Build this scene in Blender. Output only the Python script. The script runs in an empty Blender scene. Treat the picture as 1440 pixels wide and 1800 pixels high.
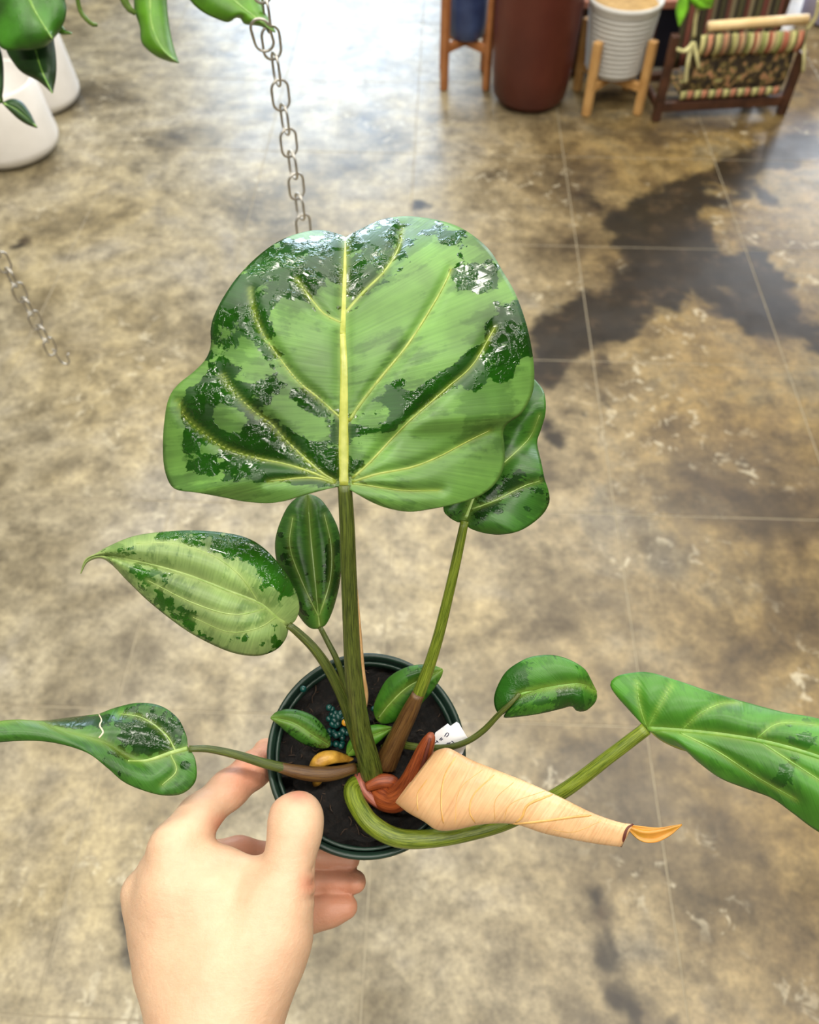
import bpy, bmesh, math, random
import numpy as np
from mathutils import Vector, Matrix
from mathutils.bvhtree import BVHTree

random.seed(7)
SC = bpy.context.scene
COL = SC.collection

# ------------------------------------------------------------------ camera
CAM_H = 1.40
PITCH = math.radians(52.8)          # looking down at the shop floor
FPX = 1440.0                        # focal length in pixels of a 1440 x 1800 frame
cam_d = bpy.data.cameras.new('camera')
cam_d.sensor_fit = 'HORIZONTAL'
cam_d.sensor_width = 36.0
cam_d.lens = 36.0
cam_d.clip_start = 0.01
cam_d.clip_end = 60
cam_d.dof.use_dof = True
cam_d.dof.focus_distance = 0.395
cam_d.dof.aperture_fstop = 14.0
cam = bpy.data.objects.new('camera', cam_d)
cam.location = (0, 0, CAM_H)
cam.rotation_euler = (math.pi / 2 - PITCH, 0, 0)
COL.objects.link(cam)
SC.camera = cam

# ------------------------------------------------------------------ world, lights, exposure
world = bpy.data.worlds.new('shop_interior_light')
SC.world = world
world.use_nodes = True
bg = world.node_tree.nodes['Background']
bg.inputs[0].default_value = (0.95, 0.97, 1.0, 1)
bg.inputs[1].default_value = 0.25

SC.cycles.max_bounces = 5
SC.cycles.diffuse_bounces = 2
SC.cycles.glossy_bounces = 2
SC.cycles.transmission_bounces = 2
SC.view_settings.view_transform = 'Standard'
SC.view_settings.look = 'None'
SC.view_settings.exposure = 0.38
SC.view_settings.gamma = 1.0
SC.view_settings.use_curve_mapping = False


def area_light(name, loc, target, sx, sy, power, color):
    d = bpy.data.lights.new(name, 'AREA')
    d.shape = 'RECTANGLE'
    d.size = sx
    d.size_y = sy
    d.energy = power
    d.color = color
    o = bpy.data.objects.new(name, d)
    o.location = loc
    o.rotation_euler = (Vector(target) - Vector(loc)).to_track_quat('-Z', 'Y').to_euler()
    COL.objects.link(o)
    return o


# the shop's front glazing, far ahead of the camera
area_light('daylight_through_shop_door', (-0.75, 8.2, 1.95), (-0.75, 0, 1.95), 2.3, 2.9, 185, (0.66, 0.82, 1.0))
area_light('daylight_through_shop_window', (4.75, 8.2, 2.0), (3.2, 0, 1.6), 2.4, 2.6, 200, (0.86, 0.92, 1.0))
# rows of fluorescent ceiling fixtures
for lx in (-1.3, 0.25, 1.7):
    for ly in (-1.6, 0.15, 1.7, 3.4):
        area_light('ceiling_fixture_light', (lx, ly, 3.3), (lx, ly, 0), 1.2, 0.10, 25, (1.0, 0.955, 0.865))

# ------------------------------------------------------------------ geometry of the view
CP, SP = math.cos(PITCH), math.sin(PITCH)
R_ = np.array([1.0, 0, 0]); F_ = np.array([0, CP, -SP]); U_ = np.array([0, SP, CP])
C_ = np.array([0, 0, CAM_H])


def W(px, py, z):
    """world point at image position (px,py) and depth z"""
    return C_ + z * (F_ + (px - 720) / FPX * R_ - (py - 900) / FPX * U_)


def W3(p):
    return W(p[0], p[1], p[2])


def cam2world(P):
    """P: Nx3 camera space (right, up, depth)"""
    return C_ + P[:, 0:1] * R_ + P[:, 1:2] * U_ + P[:, 2:3] * F_


def ground(px, py, h=0.0):
    d = F_ + (px - 720) / FPX * R_ - (py - 900) / FPX * U_
    t = (h - CAM_H) / d[2]
    return C_ + t * d


# ------------------------------------------------------------------ helpers
ORIG = {}


def link(o, parent=None):
    COL.objects.link(o)
    if parent is not None:
        o.parent = parent
    return o


def tag(o, label=None, cat=None, group=None, kind=None):
    if label: o['label'] = label
    if cat: o['category'] = cat
    if group: o['group'] = group
    if kind: o['kind'] = kind
    return o


def thing(name, loc, label, cat, group=None):
    o = bpy.data.objects.new(name, None)
    o.empty_display_size = 0.03
    o.location = tuple(loc)
    ORIG[o] = np.array(loc, float)
    COL.objects.link(o)
    tag(o, label, cat, group)
    return o


def mesh_obj(name, verts, faces, mat, parent=None, smooth=True, attrs=None):
    """verts are world coordinates"""
    v = np.asarray(verts, float)
    org = ORIG[parent] if parent is not None else np.zeros(3)
    me = bpy.data.meshes.new(name)
    me.from_pydata((v - org).tolist(), [], [list(f) for f in faces])
    if attrs:
        for k, a in attrs.items():
            a = np.asarray(a, np.float32)
            if a.ndim == 1:
                at = me.attributes.new(k, 'FLOAT', 'POINT')
                at.data.foreach_set('value', a)
            else:
                at = me.attributes.new(k, 'FLOAT_VECTOR', 'POINT')
                at.data.foreach_set('vector', a.ravel())
    if smooth:
        me.polygons.foreach_set('use_smooth', [True] * len(me.polygons))
    mats = mat if isinstance(mat, (list, tuple)) else [mat]
    for m in mats:
        me.materials.append(m)
    me.update()
    o = bpy.data.objects.new(name, me)
    ORIG[o] = org
    link(o, parent)
    return o


def catmull(pts, n, closed=False):
    """resample a polyline (Nxk) smoothly at n points, even arc length"""
    P = np.asarray(pts, float)
    if len(P) == 2:
        t = np.linspace(0, 1, n)[:, None]
        return P[0] * (1 - t) + P[1] * t
    ext = np.vstack([2 * P[0] - P[1], P, 2 * P[-1] - P[-2]])
    out = []
    K = 12
    for i in range(1, len(ext) - 2):
        p0, p1, p2, p3 = ext[i - 1], ext[i], ext[i + 1], ext[i + 2]
        for j in range(K):
            t = j / K
            out.append(0.5 * ((2 * p1) + (-p0 + p2) * t + (2 * p0 - 5 * p1 + 4 * p2 - p3) * t * t
                              + (-p0 + 3 * p1 - 3 * p2 + p3) * t ** 3))
    out.append(ext[-2])
    out = np.array(out)
    d = np.r_[0, np.cumsum(np.linalg.norm(np.diff(out[:, :min(3, out.shape[1])], axis=0), axis=1))]
    s = np.linspace(0, d[-1], n)
    return np.stack([np.interp(s, d, out[:, k]) for k in range(out.shape[1])], 1)


def tube_geo(path, rad, seg=12, squash=1.0, ref=None, cap=True):
    """path: Nx3 world, rad: N. squash flattens along the ref direction"""
    P = np.asarray(path, float)
    n = len(P)
    rad = np.broadcast_to(np.asarray(rad, float), (n,))
    T = np.gradient(P, axis=0)
    T /= np.linalg.norm(T, axis=1)[:, None] + 1e-12
    ref = np.array(ref if ref is not None else -F_, float)
    verts, faces = [], []
    for i in range(n):
        a = np.cross(T[i], ref)
        if np.linalg.norm(a) < 1e-3:
            a = np.cross(T[i], R_)
        a /= np.linalg.norm(a)
        b = np.cross(a, T[i])
        for k in range(seg):
            t = 2 * math.pi * k / seg
            verts.append(P[i] + rad[i] * (math.cos(t) * a + squash * math.sin(t) * b))
    for i in range(n - 1):
        for k in range(seg):
            k2 = (k + 1) % seg
            faces.append((i * seg + k, i * seg + k2, (i + 1) * seg + k2, (i + 1) * seg + k))
    if cap:
        verts.append(P[0]); c0 = len(verts) - 1
        verts.append(P[-1]); c1 = len(verts) - 1
        for k in range(seg):
            k2 = (k + 1) % seg
            faces.append((c0, k2, k))
            faces.append((c1, (n - 1) * seg + k, (n - 1) * seg + k2))
    return np.array(verts), faces


def pix_tube(name, pts, mat, parent, n=40, seg=12, squash=1.0, ridges=False):
    """pts: (px, py, depth, width_px)"""
    q = np.array([list(W(p[0], p[1], p[2])) + [p[3] * 0.5 * p[2] / FPX] for p in pts])
    c = catmull(q, n)
    rad = c[:, 3].copy()
    # rounded ends
    v, f = tube_geo(c[:, :3], rad, seg, squash)
    t = np.repeat(np.linspace(0, 1, n), seg)
    ang = np.tile(np.arange(seg) / seg, n)
    t = np.r_[t, 0, 1]; ang = np.r_[ang, 0, 0]
    d = np.r_[0, np.cumsum(np.linalg.norm(np.diff(c[:, :3], axis=0), axis=1))]
    L = np.r_[np.repeat(d, seg), 0, d[-1]]
    return mesh_obj(name, v, f, mat, parent, attrs={'suv': np.stack([L * 100, np.cos(ang * 2 * math.pi), np.sin(ang * 2 * math.pi)], 1), 'along': t})


def lathe(profile, axis_o, axis, seg=64):
    """profile: list of (radius, height) along the axis; returns verts, faces"""
    axis = np.array(axis, float); axis /= np.linalg.norm(axis)
    a = np.cross(axis, [0, 1, 0.123]); a /= np.linalg.norm(a)
    b = np.cross(axis, a)
    verts, faces = [], []
    for (r, h) in profile:
        for k in range(seg):
            t = 2 * math.pi * k / seg
            verts.append(axis_o + h * axis + r * (math.cos(t) * a + math.sin(t) * b))
    for i in range(len(profile) - 1):
        for k in range(seg):
            k2 = (k + 1) % seg
            faces.append((i * seg + k, i * seg + k2, (i + 1) * seg + k2, (i + 1) * seg + k))
    return np.array(verts), faces


def box_geo(x0, x1, y0, y1, z0, z1):
    v = [(x, y, z) for x in (x0, x1) for y in (y0, y1) for z in (z0, z1)]
    f = [(0, 1, 3, 2), (4, 6, 7, 5), (0, 4, 5, 1), (2, 3, 7, 6), (0, 2, 6, 4), (1, 5, 7, 3)]
    return np.array(v, float), f


def join_geo(parts):
    V, Fc, o = [], [], 0
    for v, f in parts:
        V.append(np.asarray(v)); Fc += [tuple(i + o for i in ff) for ff in f]
        o += len(v)
    return np.vstack(V), Fc


def bevel(o, w=0.002, seg=2):
    m = o.modifiers.new('bevel', 'BEVEL')
    m.width = w; m.segments = seg; m.limit_method = 'ANGLE'
    return o


# ------------------------------------------------------------------ materials
def s2l(c):
    return tuple(((x / 255) / 12.92 if x / 255 <= 0.04045 else ((x / 255 + 0.055) / 1.055) ** 2.4) for x in c) + (1,)


class NT:
    def __init__(self, name):
        self.m = bpy.data.materials.new(name)
        self.m.use_nodes = True
        self.t = self.m.node_tree
        self.bsdf = self.t.nodes['Principled BSDF']

    def n(self, kind, **kw):
        nd = self.t.nodes.new(kind)
        for k, v in kw.items():
            setattr(nd, k, v)
        return nd

    def put(self, sock, v):
        if hasattr(v, 'is_linked'):
            self.t.links.new(v, sock)
        else:
            sock.default_value = v

    def math(self, op, a, b=None, c=None, clamp=False):
        nd = self.n('ShaderNodeMath', operation=op)
        nd.use_clamp = clamp
        self.put(nd.inputs[0], a)
        if b is not None: self.put(nd.inputs[1], b)
        if c is not None: self.put(nd.inputs[2], c)
        return nd.outputs[0]

    def vmath(self, op, a, b=None, scale=None):
        nd = self.n('ShaderNodeVectorMath', operation=op)
        self.put(nd.inputs[0], a)
        if b is not None: self.put(nd.inputs[1], b)
        if scale is not None: self.put(nd.inputs['Scale'], scale)
        return nd.outputs['Value'] if op in ('LENGTH', 'DOT_PRODUCT', 'DISTANCE') else nd.outputs[0]

    def noise(self, vec, scale, detail=4, rough=0.55, dist=0.0, color=False):
        nd = self.n('ShaderNodeTexNoise')
        if vec is not None: self.put(nd.inputs['Vector'], vec)
        nd.inputs['Scale'].default_value = scale
        nd.inputs['Detail'].default_value = detail
        nd.inputs['Roughness'].default_value = rough
        nd.inputs['Distortion'].default_value = dist
        return nd.outputs['Color'] if color else nd.outputs['Fac']

    def ramp(self, fac, stops, interp='LINEAR'):
        nd = self.n('ShaderNodeValToRGB')
        nd.color_ramp.interpolation = interp
        e = nd.color_ramp.elements
        while len(e) < len(stops):
            e.new(0.5)
        for el, (p, c) in zip(e, stops):
            el.position = p
            el.color = c if len(c) == 4 else tuple(c) + (1,)
        self.put(nd.inputs[0], fac)
        return nd.outputs[0]

    def step(self, x, lo, hi):
        nd = self.n('ShaderNodeMapRange', interpolation_type='SMOOTHSTEP')
        self.put(nd.inputs[0], x)
        self.put(nd.inputs[1], lo); self.put(nd.inputs[2], hi)
        nd.inputs[3].default_value = 0; nd.inputs[4].default_value = 1
        return nd.outputs[0]

    def mix(self, fac, a, b, blend='MIX'):
        nd = self.n('ShaderNodeMix', data_type='RGBA', blend_type=blend)
        self.put(nd.inputs[0], fac)
        self.put(nd.inputs[6], a); self.put(nd.inputs[7], b)
        return nd.outputs[2]

    def fmix(self, fac, a, b):
        nd = self.n('ShaderNodeMix', data_type='FLOAT')
        self.put(nd.inputs[0], fac)
        self.put(nd.inputs[2], a); self.put(nd.inputs[3], b)
        return nd.outputs[0]

    def attr(self, name):
        nd = self.n('ShaderNodeAttribute', attribute_name=name)
        return nd

    def objco(self):
        return self.n('ShaderNodeTexCoord').outputs['Object']

    def pos(self):
        return self.n('ShaderNodeNewGeometry').outputs['Position']

    def bump(self, h, strength=0.3, dist=0.001, normal=None):
        nd = self.n('ShaderNodeBump')
        nd.inputs['Strength'].default_value = strength
        nd.inputs['Distance'].default_value = dist
        self.put(nd.inputs['Height'], h)
        if normal is not None: self.put(nd.inputs['Normal'], normal)
        return nd.outputs[0]

    def out(self, color=None, rough=None, normal=None, **kw):
        b = self.bsdf
        if color is not None: self.put(b.inputs['Base Color'], color)
        if rough is not None: self.put(b.inputs['Roughness'], rough)
        if normal is not None: self.put(b.inputs['Normal'], normal)
        for k, v in kw.items():
            self.put(b.inputs[k.replace('_', ' ')], v)
        return self.m


def simple(name, c1, c2, scale=20, rough=0.5, bump=0.1, bdist=0.001, detail=4, **kw):
    t = NT(name)
    co = t.objco()
    nz = t.noise(co, scale, detail)
    col = t.ramp(nz, [(0.3, s2l(c1)), (0.7, s2l(c2))])
    return t.out(col, rough, t.bump(t.noise(co, scale * 3, 3), bump, bdist), **kw)


# ------------------------------------------------------------------ floor
GRID_YAW = math.radians(-2.1)
TILE = 0.478


def make_floor_material():
    t = NT('stained_polished_concrete')
    p = t.pos()
    warp = t.vmath('SCALE', t.vmath('SUBTRACT', t.noise(p, 5.0, 3, 0.62, color=True), (0.5, 0.5, 0.5)), scale=0.17)
    warp2 = t.vmath('SCALE', t.vmath('SUBTRACT', t.noise(p, 24.0, 2, 0.6, color=True), (0.5, 0.5, 0.5)), scale=0.05)
    q = t.vmath('ADD', t.vmath('ADD', p, warp), warp2)

    def capsules(lst):
        d_all = None
        for (x0, y0, x1, y1, r) in lst:
            a = ground(x0, y0); b = ground(x1, y1)
            zz = np.dot((a + b) / 2 - C_, F_)
            rr = r * zz / FPX * 1.1
            ab = b - a
            l2 = float(np.dot(ab, ab))
            if l2 < 1e-6:
                d = t.vmath('DISTANCE', q, tuple(a))
            else:
                pa = t.vmath('SUBTRACT', q, tuple(a))
                h = t.math('MULTIPLY', t.vmath('DOT_PRODUCT', pa, tuple(ab)), 1 / l2, clamp=True)
                sc = t.n('ShaderNodeVectorMath', operation='SCALE')
                sc.inputs[0].default_value = tuple(ab)
                t.put(sc.inputs['Scale'], h)
                d = t.vmath('DISTANCE', pa, sc.outputs[0])
            d = t.math('SUBTRACT', d, float(rr))
            if d_all is None: d_all = d
            else: d_all = t.math('SMOOTH_MIN', d_all, d, 0.02)
        return d_all

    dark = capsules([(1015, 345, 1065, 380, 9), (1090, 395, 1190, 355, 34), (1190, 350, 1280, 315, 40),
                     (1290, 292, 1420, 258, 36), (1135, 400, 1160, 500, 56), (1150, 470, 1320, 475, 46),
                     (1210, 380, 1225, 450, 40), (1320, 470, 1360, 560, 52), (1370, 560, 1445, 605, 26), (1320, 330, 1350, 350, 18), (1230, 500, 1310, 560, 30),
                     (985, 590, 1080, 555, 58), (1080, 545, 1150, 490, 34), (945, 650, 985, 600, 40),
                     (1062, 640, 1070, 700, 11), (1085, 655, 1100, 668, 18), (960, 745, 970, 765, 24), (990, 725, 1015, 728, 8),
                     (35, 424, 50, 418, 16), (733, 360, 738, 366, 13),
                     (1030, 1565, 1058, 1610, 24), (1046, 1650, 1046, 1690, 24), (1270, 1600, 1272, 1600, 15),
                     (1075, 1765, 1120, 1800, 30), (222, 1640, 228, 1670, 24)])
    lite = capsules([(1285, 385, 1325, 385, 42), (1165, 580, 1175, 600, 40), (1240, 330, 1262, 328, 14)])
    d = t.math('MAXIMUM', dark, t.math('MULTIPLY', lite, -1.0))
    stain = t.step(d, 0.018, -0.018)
    # softer brownish half stains
    soft = capsules([(940, 1090, 1050, 1050, 20), (1210, 1125, 1275, 1165, 22), (1105, 1080, 1112, 1085, 12),
                     (250, 1080, 222, 1225, 3), (1330, 1000, 1420, 1100, 30), (1160, 860, 1180, 960, 50),
                     (1100, 1250, 1300, 1500, 60), (1350, 900, 1440, 960, 40), (640, 1560, 640, 1800, 10), (880, 190, 1150, 240, 26),
                     (60, 560, 130, 600, 12)])
    softm = t.math('MULTIPLY', t.step(soft, 0.10, -0.06), t.step(t.noise(p, 9, 3, 0.6), 0.36, 0.6))
    # right hand part of the floor is browner than the left
    sep = t.n('ShaderNodeSeparateXYZ'); t.put(sep.inputs[0], p)
    right = t.step(sep.outputs[0], -0.15, 0.75)
    n1 = t.noise(p, 3.2, 4, 0.62, 0.4)
    n2 = t.noise(p, 17, 5, 0.72, 0.0)
    n3 = t.noise(p, 85, 3, 0.75)
    colL = t.ramp(n1, [(0.3, s2l((84, 76, 60))), (0.42, s2l((118, 109, 88))), (0.52, s2l((146, 137, 115))), (0.62, s2l((142, 135, 120))), (0.72, s2l((116, 111, 101)))])
    colR = t.ramp(n1, [(0.3, s2l((66, 53, 36))), (0.43, s2l((96, 80, 53))), (0.54, s2l((122, 104, 69))), (0.64, s2l((110, 99, 76))), (0.74, s2l((96, 88, 76)))])
    base = t.mix(right, colL, colR)
    gold = t.step(t.noise(p, 1.7, 3, 0.5), 0.46, 0.62)
    base = t.mix(t.math('MULTIPLY', gold, 0.55), base, t.mix(1.0, base, (1.06, 0.98, 0.74, 1), 'MULTIPLY'))
    mott = t.ramp(n2, [(0.3, (0.42, 0.40, 0.37)), (0.45, (0.85, 0.84, 0.82)), (0.58, (1.25, 1.24, 1.2)), (0.72, (1.6, 1.58, 1.5))])
    base = t.mix(0.85, base, mott, 'MULTIPLY')
    # pale, scuffed patches
    sc = t.step(t.noise(p, 26, 3, 0.7, 0.6), 0.56, 0.66)
    scm = t.math('MULTIPLY', sc, t.step(t.noise(p, 2.4, 3), 0.48, 0.62))
    base = t.mix(t.math('MULTIPLY', scm, 0.55), base, s2l((196, 187, 162)))
    speck = t.ramp(n3, [(0.3, (0.66, 0.65, 0.63)), (0.5, (1, 1, 1)), (0.7, (1.3, 1.29, 1.26))])
    base = t.mix(0.75, base, speck, 'MULTIPLY')
    base = t.mix(t.math('MULTIPLY', softm, 0.6), base, s2l((58, 47, 34)))
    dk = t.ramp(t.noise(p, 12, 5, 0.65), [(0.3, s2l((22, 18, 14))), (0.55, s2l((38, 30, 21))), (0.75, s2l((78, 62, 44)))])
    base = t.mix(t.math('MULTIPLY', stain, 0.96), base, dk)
    rough = t.math('ADD', t.math('MULTIPLY', t.noise(p, 11, 2), 0.22), 0.24)
    nrm = t.bump(t.noise(p, 18, 2, 0.6), 0.12, 0.004)
    return t.out(base, rough, nrm, Specular_IOR_Level=0.42)


M_FLOOR = make_floor_material()
M_JOINT = simple('pale_floor_joint', (134, 124, 102), (158, 148, 124), 30, 0.6, 0.2)

v, f = box_geo(-3.75, 7.35, -4.2, 8.6, -0.06, -0.0008)
floor = mesh_obj('floor', v, f, M_JOINT, smooth=False)
tag(floor, 'polished concrete shop floor, stained brown and scored into squares', 'floor', kind='structure')

cg, sg = math.cos(GRID_YAW), math.sin(GRID_YAW)


def to_grid(p):
    return (cg * p[0] + sg * p[1], -sg * p[0] + cg * p[1])


gx0 = to_grid(ground(690, 893))[0]
gy0 = to_grid(ground(720, 893))[1]


def tile_mesh():
    g = 0.0012
    h = TILE / 2 - g
    b = 0.0005
    v = [(-h, -h, -0.004), (h, -h, -0.004), (h, h, -0.004), (-h, h, -0.004),
         (-h, -h, -b), (h, -h, -b), (h, h, -b), (-h, h, -b),
         (-h + b, -h + b, 0), (h - b, -h + b, 0), (h - b, h - b, 0), (-h + b, h - b, 0)]
    fc = [(8, 9, 10, 11)]
    for k in range(4):
        k2 = (k + 1) % 4
        fc += [(k, k2, 4 + k2, 4 + k), (4 + k, 4 + k2, 8 + k2, 8 + k)]
    me = bpy.data.meshes.new('tile')
    me.from_pydata(v, [], fc)
    me.materials.append(M_FLOOR)
    return me


TM = tile_mesh()
for i in range(-7, 9):
    for j in range(-4, 11):
        x = gx0 + (i + 0.5) * TILE
        y = gy0 + (j + 0.5) * TILE
        o = bpy.data.objects.new('tile', TM)
        o.location = (cg * x - sg * y, sg * x + cg * y, 0.0)
        o.rotation_euler = (0, 0, GRID_YAW)
        link(o, floor)


# ------------------------------------------------------------------ the shop's shell around the view
M_WALL = simple('greige_wall_paint', (128, 122, 110), (142, 136, 124), 4, 0.8, 0.05)
M_CEIL = simple('grey_ceiling_paint', (112, 112, 110), (124, 124, 122), 4, 0.9, 0.05)
for nm, bb, mm, lb in (('wall_back', (-3.6, 7.2, 8.45, 8.6, 0, 3.6), M_WALL, 'greige wall far ahead holding the glazed shop front'),
                       ('wall_front', (-3.6, 7.2, -4.2, -4.05, 0, 3.6), M_WALL, 'greige wall behind the camera'),
                       ('wall_left', (-3.75, -3.6, -4.2, 8.6, 0, 3.6), M_WALL, 'greige wall on the left side of the shop'),
                       ('wall_right', (7.2, 7.35, -4.2, 8.6, 0, 3.6), M_WALL, 'greige wall on the right side of the shop'),
                       ('ceiling', (-3.75, 7.35, -4.2, 8.6, 3.6, 3.7), M_CEIL, 'grey painted shop ceiling with fluorescent fixtures')):
    v, f = box_geo(*bb)
    tag(mesh_obj(nm, v, f, mm, smooth=False), lb, nm.split('_')[0], kind='structure')

# ------------------------------------------------------------------ leaf materials
def leaf_material(name, light, dark, vein, patch=0.0, gloss=0.3, stripe=0.55, wet=0.9, edge=None, spec=0.4):
    """light ground, darker variegated patches where the attribute 'varieg' is high, glossy where wet"""
    t = NT(name)
    co = t.objco()
    suv = t.attr('suv').outputs['Vector']
    den = t.attr('varieg').outputs['Fac']
    vn = t.attr('vein').outputs['Fac']
    # patches run along the side veins
    st = t.vmath('MULTIPLY', suv, (22.0, 3.0, 1.0))
    pn = t.math('ADD', t.math('MULTIPLY', t.noise(st, 1.0, 5, 0.6, 0.3), 0.45),
                t.math('MULTIPLY', t.noise(co, 95, 6, 0.62, 0.25), 0.55))
    x = t.math('ADD', pn, t.math('MULTIPLY', t.math('SUBTRACT', den, 0.5), 0.55))
    pm = t.step(x, 0.495, 0.515)
    mid = t.step(t.math('ADD', t.math('MULTIPLY', t.noise(t.vmath('MULTIPLY', suv, (30.0, 2.2, 1.0)), 1.0, 4, 0.6), 0.5), t.math('ADD', t.math('MULTIPLY', t.noise(co, 52, 5, 0.6), 0.5), t.math('MULTIPLY', t.math('SUBTRACT', den, 0.3), 0.12))), 0.50, 0.56)
    # fine parallel veins
    fine = t.noise(t.vmath('MULTIPLY', suv, (150.0, 1.6, 1.0)), 1.0, 2, 0.5)
    broad = t.noise(co, 38, 3, 0.5)
    c_l = t.ramp(broad, [(0.3, s2l([c * 0.82 for c in light])), (0.7, s2l([min(255, c * 1.12) for c in light]))])
    c_d = t.ramp(broad, [(0.3, s2l([c * 0.75 for c in dark])), (0.7, s2l([min(255, c * 1.25) for c in dark]))])
    c_l = t.mix(t.math('MULTIPLY', mid, 0.42), c_l, c_d)
    col = t.mix(pm, c_l, c_d)  # leaf's own two greens, with dark film reflection and pale sheen coloured in
    fr = t.ramp(fine, [(0.3, (0.72, 0.76, 0.7)), (0.5, (1, 1, 1)), (0.72, (1.28, 1.22, 1.2))])
    col = t.mix(stripe, col, fr, 'MULTIPLY')
    col = t.mix(t.math('MULTIPLY', vn, 0.5), col, s2l(vein))
    wetn = t.noise(co, 230, 3, 0.6, 0.5)
    wetm = t.math('MULTIPLY', t.math('MULTIPLY', pm, t.step(t.noise(co, 70, 4, 0.6), 0.42, 0.5)), wet)
    rough = t.fmix(wetm, gloss + 0.14, 0.06)
    hgt = t.math('ADD', t.math('MULTIPLY', fine, 0.35), t.math('MULTIPLY', t.math('MULTIPLY', t.step(wetn, 0.46, 0.66), wetm), 1.0))
    nrm = t.bump(hgt, 0.5, 0.0006)
    m = t.out(col, rough, nrm, Specular_IOR_Level=spec)
    t.bsdf.inputs['Coat Weight'].default_value = 0.0
    t.bsdf.inputs['Coat Roughness'].default_value = 0.12
    return m


M_LEAF_BIG = leaf_material('big_variegated_leaf', (84, 122, 52), (20, 56, 8), (140, 156, 60))
M_LEAF_MID = leaf_material('mid_variegated_leaf', (122, 148, 84), (34, 80, 14), (164, 178, 108))
M_LEAF_GREEN = leaf_material('plain_green_leaf', (58, 112, 26), (30, 76, 14), (136, 158, 62), stripe=0.3, wet=0.4)
M_LEAF_DEEP = leaf_material('deep_green_leaf', (52, 98, 28), (18, 50, 10), (130, 152, 66), stripe=0.5, wet=0.6, gloss=0.26)
M_LEAF_HANG = leaf_material('pothos_leaf', (74, 122, 22), (60, 106, 18), (96, 140, 40), stripe=0.15, wet=0.2)
M_LEAF_HANGD = leaf_material('dark_pothos_leaf', (28, 62, 14), (20, 48, 10), (44, 80, 26), stripe=0.15, wet=0.2)


M_LEAF_CORNER = leaf_material('mid_green_pothos_leaf', (46, 92, 20), (46, 92, 20), (80, 124, 40), stripe=0.15, wet=0.2)


def vein_mat(name, a, b):
    t = NT(name)
    co = t.objco()
    col = t.ramp(t.noise(co, 160, 4), [(0.3, s2l(a)), (0.7, s2l(b))])
    return t.out(col, 0.34, t.bump(t.noise(co, 500, 3), 0.25, 0.0004))


M_VEIN = vein_mat('yellow_leaf_vein', (130, 140, 42), (170, 172, 82))
M_VEIN_SIDE = vein_mat('olive_side_vein', (110, 130, 44), (146, 158, 70))
M_VEIN_PALE = vein_mat('pale_leaf_vein', (116, 146, 66), (152, 174, 100))
M_VEIN_GREEN = vein_mat('green_leaf_vein', (84, 134, 44), (126, 160, 70))


def petiole_material(name, a, b, rough=0.35):
    t = NT(name)
    suv = t.attr('suv').outputs['Vector']
    s = t.noise(t.vmath('MULTIPLY', suv, (0.9, 7.0, 7.0)), 1.0, 5, 0.65)
    col = t.ramp(s, [(0.36, s2l(a)), (0.62, s2l(b))])
    return t.out(col, rough, t.bump(s, 0.4, 0.0007))


M_PET = petiole_material('striped_green_petiole', (34, 46, 10), (86, 98, 34))
M_PET_LT = petiole_material('bright_green_petiole', (60, 78, 12), (116, 130, 38), 0.26)
M_PET_BR = petiole_material('brown_sheath', (62, 38, 18), (98, 70, 34))
M_PET_BASE = petiole_material('wine_red_crown', (62, 24, 18), (104, 46, 30), 0.4)
M_CATA = petiole_material('rust_orange_cataphyll', (98, 38, 14), (146, 72, 32), 0.36)


# ------------------------------------------------------------------ leaf builder
def polydist(px, py, poly):
    poly = np.asarray(poly, float)
    d = np.full(px.shape, 1e9)
    for a, b in zip(poly[:-1], poly[1:]):
        ab = b - a
        l2 = max(1e-9, (ab ** 2).sum())
        h = np.clip(((px - a[0]) * ab[0] + (py - a[1]) * ab[1]) / l2, 0, 1)
        d = np.minimum(d, np.hypot(px - a[0] - h * ab[0], py - a[1] - h * ab[1]))
    return d


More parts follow.
